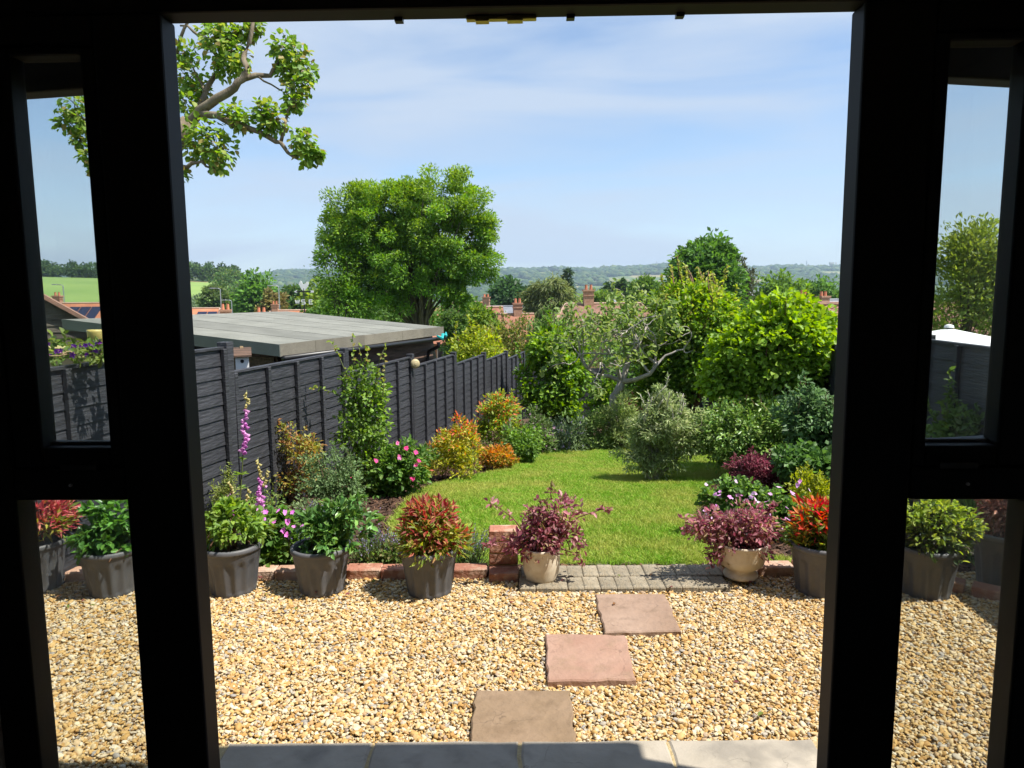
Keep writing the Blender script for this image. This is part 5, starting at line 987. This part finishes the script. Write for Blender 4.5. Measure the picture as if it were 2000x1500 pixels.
bush('cotoneaster_shrub', 'grey green small leaved shrub below the bronze shrub', 655, 1005, [(590, 712, 885, 985), (620, 720, 920, 1020)], 150, 26, .030, .017, [(0.09, 0.145, 0.06), (0.12, 0.17, 0.075), (0.08, 0.13, 0.045)], stem_mat='stem_brown', stem_r=.005, stems=20, lm='leaf_matt', subf=.2)
def spikes(name, label, bx0, bx1, by, h_px, n, pal_leaf, pal_fl, group=None, w=.5, cat='lavender'):
    Yb = on_g((bx0+bx1)/2, by)[1]; b = np.array(on_g((bx0+bx1)/2, by)); t = thing(name, label, cat, b, group=group); mb = MB(); fl = []; lf = []
    wid = m_px(bx1-bx0, Yb)/2; H_ = m_px(h_px, Yb)
    for k in range(n):
        p0 = np.array([rng.normal()*wid*.35, rng.normal()*wid*.3, 0]); p1 = np.array([p0[0]*2.2+rng.normal()*wid*.25, p0[1]*2+rng.normal()*wid*.25, H_*rng.uniform(.6, 1.05)])
        q = bez(p0, p1, (0, 0, H_*.15), 5); mb.tube(q, .0015, 3, cap=False)
        for f in np.linspace(.78, 1, 7): fl.append(p0+(p1-p0)*f+rng.normal(size=3)*.002)
        for f in rng.uniform(.05, .75, 9): lf.append(bez(p0, p1, (0, 0, H_*.15), 12)[int(f*11)])
    mb.build('stem', 'stem_green', t); P = np.array(lf)
    parts = [(P, unit(rng.normal(size=P.shape)*.5+np.array([0, 0, 1.0])), unit(rng.normal(size=P.shape)), pick(pal_leaf, len(P)), .045, .006)]
    P2 = np.array(fl); parts.append((P2, unit(rng.normal(size=P2.shape)+np.array([0, 0, .8])), unit(rng.normal(size=P2.shape)), pick(pal_fl, len(P2)), .010, .007))
    foliage(t, parts, 'leaf_matt'); return t
LV, LF = [(0.10, 0.16, 0.06), (0.13, 0.19, 0.08), (0.09, 0.15, 0.04)], [(0.20, 0.16, 0.34), (0.26, 0.21, 0.38), (0.13, 0.18, 0.10)]
for x0, x1, by, hp, lab in ((545, 610, 1112, 90, 'lavender clump between the two left shrub pots'), (690, 760, 1112, 85, 'lavender clump right of the dark green potted shrub'), (740, 790, 1108, 70, 'brownish lavender clump left of the red potted nandina'), (885, 950, 1110, 80, 'lavender clump beside the brick pillar'), (640, 700, 1060, 75, 'taller lavender clump behind the dark green potted shrub'), (590, 650, 1050, 70, 'lavender clump behind the pink geraniums')):
    spikes('lavender', lab, x0, x1, by, hp, 75, LV if 'brown' not in lab else [(0.13, 0.09, 0.06), (0.10, 0.11, 0.05)], LF, group='lavender along the brick edging')
ge = bush('geranium', 'green geranium with pink flowers behind the left pots', 530, 1112, [(492, 590, 1030, 1112), (500, 575, 1000, 1070)], 100, 24, .040, .036, [(0.08, 0.16, 0.03), (0.11, 0.19, 0.04), (0.06, 0.13, 0.025)], cat='plant', stem_mat='stem_green', stem_r=.003, oval=True)
gbp = on_g(530, 1112)
flowers(ge, [at_Y(x+rng.normal()*3, y+rng.normal()*3, gbp[1]-.12)-gbp for x, y in [(520, 1005), (535, 1012), (528, 1020), (555, 1000), (565, 1020), (575, 1027), (560, 1050), (590, 1000), (600, 1005), (545, 995), (515, 1012), (572, 1000), (580, 1018), (553, 1035)]], .020, [(0.72, 0.22, 0.55), (0.66, 0.18, 0.50)], 5)
# foxgloves
FGP = [(0.66, 0.30, 0.58), (0.72, 0.40, 0.64), (0.58, 0.22, 0.52)]
def foxglove(label, bx, by, top, lean, fl0, fl1, n):
    Yb = on_g(bx, by)[1]; b = on_g(bx, by); t = thing('foxglove', label, 'flower', b, group='foxgloves in the left border')
    p1 = at_Y(bx+lean, top, Yb)-b; q = bez((0, 0, 0), p1, (rng.normal()*.02, 0, 0), 12); MB().tube(q, np.linspace(.006, .002, 12), 6).build('stem', 'stem_green', t, smooth=True)
    bm_ = MB(); parts = []; Pl = []
    for k in range(n):
        f = fl0+(fl1-fl0)*k/n; i = f*11; p = q[int(i)]+(q[min(int(i)+1, 11)]-q[int(i)])*(i-int(i)); an = rng.uniform(-2.6, .6); s = .042*(1-.5*k/n)
        d = unit(np.array([math.cos(an), math.sin(an)*1.0, -.75])); side = unit(np.cross(d, [0, 0, 1.0])); up_ = np.cross(side, d); rings = [(0, .10), (.35, .24), (.75, .30), (1.0, .40)]; vs = []
        for (u_, r_) in rings:
            for j in range(7): a = j*2*math.pi/7; vs.append(p+d*s*u_+(side*math.cos(a)+up_*math.sin(a))*s*r_)
        bm_.add(vs, [(i_*7+j, i_*7+(j+1) % 7, (i_+1)*7+(j+1) % 7, (i_+1)*7+j) for i_ in range(3) for j in range(7)])
    me = bm_.mesh('bells', True); nv = len(me.vertices); cc = np.repeat(pick(FGP, n)*(1+.1*rng.normal(size=(n, 1))), 28, 0)
    tipk = np.repeat(np.arange(n) > n*.72, 28); cc[tipk] = np.array([.55, .50, .22]); a_ = me.color_attributes.new('Col', 'FLOAT_COLOR', 'POINT'); a_.data.foreach_set('color', np.hstack([cc, np.ones((nv, 1))]).astype(np.float32).ravel())
    link('bells', me, 'petal', t)
    k = 60; f = rng.random(k)**1.5*fl0; P = q[(f*11).astype(int)]; foliage(t, [(P, unit(rng.normal(size=(k, 3))*np.array([1, 1, .3])+np.array([0, 0, .3])), np.tile([0, 0, 1.0], (k, 1)), pick([(0.09, 0.16, 0.03), (0.12, 0.19, 0.04)], k), .06, .028)], 'leaf', True, 'leaves')
foxglove('tallest foxglove with a leaning mauve spike before the left fence', 462, 1060, 762, 20, .62, 1.0, 30)
foxglove('short foxglove with pale pink bells right of the tallest one', 492, 1070, 893, 12, .30, 1.0, 30)
foxglove('short foxglove with pink bells furthest right of the foxgloves', 505, 1075, 915, 17, .35, 1.0, 26)
foxglove('small foxglove left of the tallest one beside the door', 448, 1070, 935, 0, .35, 1.0, 18)
foxglove('lowest foxglove with few bells behind the left pot', 480, 1085, 950, 4, .35, 1.0, 20)
for bx, by, bxs, lab, pal in (
    (600, 1112, (560, 640, 1050, 1112), 'low leafy ground cover between the two left shrub pots', [(0.09, 0.17, 0.03), (0.12, 0.20, 0.04)]),
    (735, 1112, (690, 790, 1060, 1112), 'low mixed ground cover left of the red potted nandina', [(0.11, 0.15, 0.05), (0.13, 0.12, 0.05), (0.09, 0.15, 0.035)]),
    (640, 1020, (560, 690, 975, 1040), 'silvery ground cover in front of the cotoneaster', [(0.12, 0.17, 0.08), (0.15, 0.20, 0.09)]),
    (500, 1010, (430, 560, 960, 1030), 'tangled green growth at the foot of the fence behind the foxgloves', [(0.09, 0.16, 0.035), (0.12, 0.18, 0.05), (0.16, 0.19, 0.05)]),
    (905, 905, (850, 945, 850, 905), 'small green plants behind the golden pieris', [(0.10, 0.17, 0.04), (0.14, 0.18, 0.07)]),
    (820, 1110, (770, 870, 1075, 1112), 'low grassy plants behind the red potted nandina', [(0.13, 0.19, 0.05), (0.10, 0.16, 0.04)])):
    bush('ground_cover_plant', lab, bx, by, [bxs, (bxs[0]-10, bxs[1]+10, bxs[2]+14, bxs[3]+4)], 70, 16, .034, .016, pal, cat='plant', stem_mat='stem_green', stem_r=.003, up=.4, inner=.15, group='low plants filling the left border', lm='leaf_matt', dr=.5)
bush('airy_plant', 'wispy light green plant beside the left door edge', 430, 1040, [(408, 465, 920, 1030)], 60, 10, .03, .010, [(0.15, 0.20, 0.05), (0.20, 0.23, 0.06)], cat='plant', stem_mat='stem_green', stem_r=.002, stems=30, inner=.1)
bush('bedding_plant', 'low grey green plant between the rose and the golden pieris', 832, 920, [(810, 850, 868, 920)], 40, 24, .04, .014, [(0.11, 0.15, 0.07), (0.14, 0.18, 0.09)], cat='plant', stem_mat='stem_green', stem_r=.003, lm='leaf_matt', up=.5)
bush('bedding_plant', 'leafy green plants behind the leftmost pots by the fence', 480, 1112, [(415, 500, 1045, 1112)], 60, 24, .045, .03, [(0.08, 0.15, 0.03), (0.11, 0.18, 0.04)], cat='plant', stem_mat='stem_green', stem_r=.003)

# ================================================================== RIGHT BORDER
PUR = [(0.13, 0.035, 0.045), (0.17, 0.05, 0.065), (0.10, 0.025, 0.035), (0.20, 0.09, 0.09, .5)]
bush('purple_shrub', 'dark purple leaved shrub in the right border', 1490, 968, [(1440, 1515, 885, 955), (1480, 1555, 910, 975), (1425, 1500, 910, 965)], 120, 30, .038, .018, PUR, stem_mat='stem_red', stem_r=.005, shoots=14, shoot_h=.12)
bush('spiraea_shrub', 'yellow green mounded spiraea beside the right door', 1585, 1010, [(1550, 1625, 935, 1010)], 90, 30, .032, .014, [(0.22, 0.26, 0.03), (0.28, 0.30, 0.04), (0.18, 0.23, 0.03)], stem_mat='stem_green', stem_r=.004, up=.5)
gr2 = bush('geranium', 'spreading geranium with pale pink flowers along the right lawn edge', 1455, 1050, [(1390, 1480, 945, 1030), (1440, 1545, 960, 1045), (1375, 1470, 1000, 1075), (1480, 1590, 975, 1060)], 190, 24, .038, .032, [(0.08, 0.155, 0.03), (0.11, 0.19, 0.04), (0.06, 0.12, 0.03)], cat='plant', stem_mat='stem_green', stem_r=.003, oval=True, dr=.6)
gbp = on_g(1455, 1050)
flowers(gr2, [at_Y(rng.uniform(1375, 1590), rng.uniform(938, 1030), gbp[1]-rng.uniform(-.05, .35))-gbp for _ in range(58)], .019, [(0.72, 0.34, 0.62), (0.66, 0.28, 0.56), (0.75, 0.45, 0.68)], 5)
rp_ = bush('geranium', 'shaded geranium foliage at the foot of the right fence', 1585, 960, [(1540, 1640, 905, 960)], 60, 24, .045, .038, [(0.06, 0.12, 0.03), (0.08, 0.15, 0.035)], cat='plant', stem_mat='stem_green', stem_r=.003, oval=True)
gbp = on_g(1585, 960); flowers(rp_, [at_Y(rng.uniform(1545, 1615), rng.uniform(868, 930), gbp[1]-.1)-gbp for _ in range(8)], .024, [(0.50, 0.22, 0.62), (0.58, 0.30, 0.68)], 5)
bush('fence_shrub', 'leafy shoots in front of the fence seen through the right sidelight', 1850, 960, [(1800, 1900, 830, 940), (1830, 1930, 800, 900)], 70, 16, .055, .028, [(0.08, 0.14, 0.035), (0.11, 0.17, 0.045)], Y=5.0, stem_mat='stem_green', stem_r=.005, shoots=14, shoot_h=.25, inner=.2)
bush('bedding_plant', 'narrow strap leaved plant between the right hand pots', 1905, 1110, [(1880, 1925, 980, 1110)], 26, 16, .13, .010, [(0.08, 0.16, 0.03), (0.11, 0.19, 0.04)], cat='plant', Y=4.2, stem_mat='stem_green', stem_r=.003, up=1.5)

# ================================================================== POTS AND THEIR PLANTS
def ribbed_pot(label, x, y, rim, h, group='grey ribbed plastic pots on the gravel'):
    t = thing('plant_pot', label, 'plant pot', (x, y, .012), rng.uniform(0, 6), group=group); b = rim*.74; prof = [(0, 0), (b*.96, 0), (b, .006)]
    for k in range(1, 15): f = k/14; prof.append((b+(rim*.93-b)*f, .006+(h*.82-.006)*f))
    prof += [(rim*.94, h*.84), (rim*.95, h*.90)]
    NF = 14
    def mod(a, z):
        f = z/h
        if f > .74 or f < .03: return 1.0
        w = (.5+.5*math.cos(NF*a)); e = min(1, (.74-f)/.10*(.35+w)); return 1-.085*max(0, min(1, e))*(w**.7)
    MB().lathe(prof, 112, mod).build('body', 'pot_grey', t, smooth=True)
    MB().lathe([(rim*.945, h*.885), (rim*.985, h*.892), (rim, h*.93), (rim*.995, h*.975), (rim*.96, h), (rim*.90, h), (rim*.885, h*.97), (rim*.87, h*.86)], 64).build('rim', 'pot_grey', t, smooth=True)
    s = MB().lathe([(rim*.88, h*.86), (rim*.6, h*.885), (rim*.3, h*.88), (0, h*.89)], 24).build('soil', 'soil', t, smooth=True)
    return np.array([x, y, .012+h*.87])
def cream_pot(label, x, y, rim, h, foot):
    t = thing('plant_pot', label, 'plant pot', (x, y, 0), rng.uniform(0, 6), group='cream glazed pots on the paved step')
    if foot: prof = [(0, 0), (rim*.62, 0), (rim*.66, .01), (rim*.64, .022), (rim*.55, .04), (rim*.60, .055), (rim*.84, h*.38), (rim*.93, h*.6), (rim*.95, h*.86), (rim*.99, h*.93), (rim, h*.98), (rim*.96, h), (rim*.90, h*.985), (rim*.87, h*.9)]
    else: prof = [(0, 0), (rim*.78, 0), (rim*.80, .012), (rim*.92, h*.3), (rim*.96, h*.6), (rim*.95, h*.85), (rim*.99, h*.93), (rim, h*.98), (rim*.96, h), (rim*.90, h*.985), (rim*.87, h*.9)]
    MB().lathe(prof, 48).build('body', 'pot_cream', t, smooth=True); MB().lathe([(rim*.88, h*.88), (rim*.4, h*.91), (0, h*.90)], 24).build('soil', 'soil', t, smooth=True)
    t.location.z = .036; return np.array([x, y, .036+h*.89])
def pot_plant(name, label, base, boxes, nsub, per, L, W, pal, **kw):
    Y = base[1]; bl = [px_blob(*e[:4], Y, .9) for e in boxes]; mr = float(np.mean([r[0] for _, r in bl]))
    return plant(name, label, kw.pop('cat', 'shrub'), base, bl, nsub, per, mr*kw.pop('subf', .24), L, W, pal, **kw)
NG = [(0.14, 0.19, 0.03), (0.19, 0.23, 0.035), (0.10, 0.15, 0.025), (0.24, 0.24, 0.04)]
NR = [(0.27, 0.06, 0.045), (0.31, 0.10, 0.06), (0.22, 0.06, 0.05), (0.31, 0.18, 0.07)]
NP = [(0.38, 0.10, 0.09), (0.44, 0.16, 0.12), (0.32, 0.07, 0.08)]
def pot_for(x_px, base_y, dx, rim_px, h_px, lab):
    p = at_z(x_px, base_y, .012); rim = m_px(rim_px/2, p[1]+.2); h = m_px(h_px, p[1]+.1); y = p[1]+rim*.74; return ribbed_pot(lab, p[0]*y/p[1], y, rim, h)
c = pot_for(78, 1163, 0, 112, 100, 'grey ribbed pot cut by the left door frame edge')
pot_plant('nandina', 'pink red nandina in the leftmost pot', c, [(22, 128, 985, 1060), (30, 110, 960, 1030)], 90, 16, .062, .017, NG, tip=NP, tipfrac=.6, up=.5, stem_r=.004, stem_mat='stem_red')
c = pot_for(224, 1172, 0, 116, 96, 'grey ribbed pot in the middle of the left sidelight')
pot_plant('potted_shrub', 'bright green glossy shrub in the left sidelight pot', c, [(180, 275, 975, 1050), (165, 262, 1025, 1085), (150, 200, 1030, 1070)], 52, 18, .05, .028, [(0.07, 0.17, 0.03), (0.09, 0.20, 0.035), (0.05, 0.13, 0.025)], oval=True, lm='leaf_gloss', stem_r=.006, stem_mat='stem_brown', subf=.2, inner=.3)
c = pot_for(458, 1170, 0, 116, 100, 'grey ribbed pot partly behind the left door edge')
pot_plant('potted_shrub', 'yellow green young shrub in front of the foxgloves', c, [(415, 520, 990, 1060), (410, 480, 980, 1040)], 60, 16, .045, .022, [(0.12, 0.20, 0.03), (0.16, 0.23, 0.04), (0.09, 0.16, 0.03)], oval=True, stem_r=.006, stem_mat='stem_brown', subf=.2, inner=.25, stems=16)
c = pot_for(631, 1168, 0, 118, 94, 'grey ribbed pot holding the dark green shrub')
pot_plant('potted_shrub', 'dark glossy green potted shrub right of the pink geraniums', c, [(585, 665, 990, 1070), (650, 722, 965, 1060), (600, 700, 1020, 1085)], 62, 17, .045, .026, [(0.05, 0.12, 0.03), (0.07, 0.15, 0.035), (0.10, 0.18, 0.04)], oval=True, lm='leaf_gloss', stem_r=.006, subf=.2, inner=.3)
c = pot_for(840, 1172, 0, 118, 96, 'grey ribbed pot holding the red nandina left of the brick pillar')
pot_plant('nandina', 'bushy nandina with red top in the pot left of the brick pillar', c, [(790, 900, 1015, 1085), (795, 888, 1000, 1060), (810, 880, 985, 1030)], 170, 20, .050, .014, NG, tip=NR, tipfrac=.30, up=.35, stem_r=.004, stem_mat='stem_red')
c = pot_for(1600, 1172, 0, 124, 104, 'grey ribbed pot beside the right door edge')
pot_plant('nandina', 'orange red topped nandina beside the right door edge', c, [(1540, 1650, 1020, 1085), (1555, 1640, 1000, 1055), (1570, 1640, 985, 1025)], 150, 20, .052, .015, NG+[(0.06, 0.11, 0.025, 2)], tip=[(0.40, 0.075, 0.03), (0.42, 0.15, 0.04), (0.36, 0.05, 0.035)], tipfrac=.24, up=.4, stem_r=.004, stem_mat='stem_red')
c = pot_for(1803, 1176, 0, 124, 104, 'grey ribbed pot holding the round shrub in the right sidelight')
pot_plant('potted_shrub', 'rounded shrub with yellow green tips in the right sidelight pot', c, [(1752, 1895, 985, 1105), (1745, 1860, 965, 1060)], 190, 17, .034, .018, [(0.06, 0.055, 0.04), (0.07, 0.11, 0.03), (0.05, 0.08, 0.03)], tip=[(0.20, 0.28, 0.04), (0.26, 0.31, 0.06)], tipfrac=.45, oval=True, stem_r=.004, subf=.15, inner=.6)
c = pot_for(1955, 1158, 0, 118, 112, 'tall grey ribbed pot at the far right on the bricks')
pot_plant('potted_shrub', 'coppery brown leaved shrub in the far right pot', c, [(1920, 2010, 985, 1065), (1925, 2010, 950, 1030)], 110, 18, .034, .016, [(0.20, 0.085, 0.055), (0.26, 0.12, 0.08), (0.16, 0.07, 0.05), (0.30, 0.18, 0.12)], stem_r=.004)
LOR = [(0.20, 0.07, 0.085), (0.26, 0.105, 0.12), (0.14, 0.04, 0.05), (0.22, 0.15, 0.08, .7), (0.33, 0.18, 0.18, .7), (0.16, 0.13, 0.05, .4)]
c = cream_pot('plain cream pot beside the brick pillar', .155, 3.84, .109, .187, False)
w1 = pot_plant('loropetalum', 'purple loropetalum with long side shoots in the left cream pot', c, [(1005, 1110, 1000, 1080), (1030, 1130, 975, 1040), (990, 1070, 1040, 1100), (1085, 1140, 1010, 1075)], 105, 13, .036, .018, LOR, oval=True, stem_r=.005, stem_mat='stem_red', inner=.2, subf=.24, stems=30)
c1 = c
c = cream_pot('footed cream pot at the right end of the paved step', 1.27, 3.85, .143, .202, True)
w2 = pot_plant('loropetalum', 'purple loropetalum spilling over the footed cream pot', c, [(1375, 1500, 1010, 1080), (1400, 1520, 990, 1060), (1345, 1430, 1000, 1060), (1385, 1450, 1050, 1100)], 150, 15, .034, .016, LOR, oval=True, stem_r=.005, stem_mat='stem_red', inner=.25, subf=.22, stems=30)
for root_t, c0, shoots in ((w1, c1, [[(1040, 1060), (1000, 1010), (965, 985), (955, 978)], [(1070, 1050), (1085, 990), (1075, 965), (1080, 955)], [(1080, 1060), (1130, 1010), (1175, 995), (1195, 998)], [(1050, 1080), (1000, 1060), (965, 1060), (945, 1068)], [(1090, 1070), (1120, 1080), (1140, 1100)], [(1060, 1070), (1055, 1095), (1062, 1120)]]), (w2, c, [[(1420, 1050), (1380, 1020), (1345, 1015), (1330, 1012)], [(1470, 1050), (1500, 1000), (1515, 985)], [(1410, 1070), (1385, 1090), (1390, 1110)]])):
    Ps = []
    for pts in shoots:
        q = np.array([at_Y(x, y, c0[1]-.06)-c0 for x, y in pts]); MB().tube(q, np.linspace(.004, .0015, len(q)), 5).build('shoot', 'stem_red', root_t, smooth=True)
        for k in range(30): t = rng.random()**.7*(len(q)-1); i = min(int(t), len(q)-2); Ps.append(q[i]+(q[i+1]-q[i])*(t-i)+rng.normal(size=3)*.006)
    P = np.array(Ps)
    foliage(root_t, [(P, unit(rng.normal(size=P.shape)+np.array([0, 0, .1])), unit(np.array([.3, -.2, .7])+rng.normal(size=P.shape)*.5), pick(LOR, len(P))*(1+.12*rng.normal(size=(len(P), 1))), .034, .018)], 'leaf', True, 'shoot_leaves')

# a few fallen leaves and petals on the gravel and paving
k = 70; fx = np.column_stack([rng.uniform(-2.4, 2.4, k), rng.uniform(2.3, 3.95, k), np.full(k, .042)]); far = rng.random(k) < .7; fx[far, 1] = rng.uniform(3.45, 3.95, far.sum())
tag(foliage(None, [(fx, unit(np.column_stack([rng.normal(size=(k, 2)), rng.normal(size=k)*.15])), unit(np.column_stack([rng.normal(size=(k, 2))*.2, np.ones(k)])), pick([(0.16, 0.08, 0.03), (0.20, 0.13, 0.05), (0.13, 0.04, 0.04), (0.10, 0.13, 0.03)], k), .028, .016)], 'leaf_matt', True, 'fallen_leaves'), 'a few dry fallen leaves scattered on the gravel', kind='stuff')

# ================================================================== AIR
hz_ = MB().box(-9500, 9500, -60, 7000, -90, 215).build('haze', None)
m, n, l, b, o = nodes_of('haze'); n.remove(b); pv = n.new('ShaderNodeVolumePrincipled'); pv.inputs['Color'].default_value = (0.62, 0.80, 1.0, 1); pv.inputs['Density'].default_value = 1.4e-4; pv.inputs['Anisotropy'].default_value = 0.2
l.new(pv.outputs[0], o.inputs['Volume']); hz_.data.materials.append(m); tag(hz_, 'thin blue summer haze over the valley', kind='stuff')
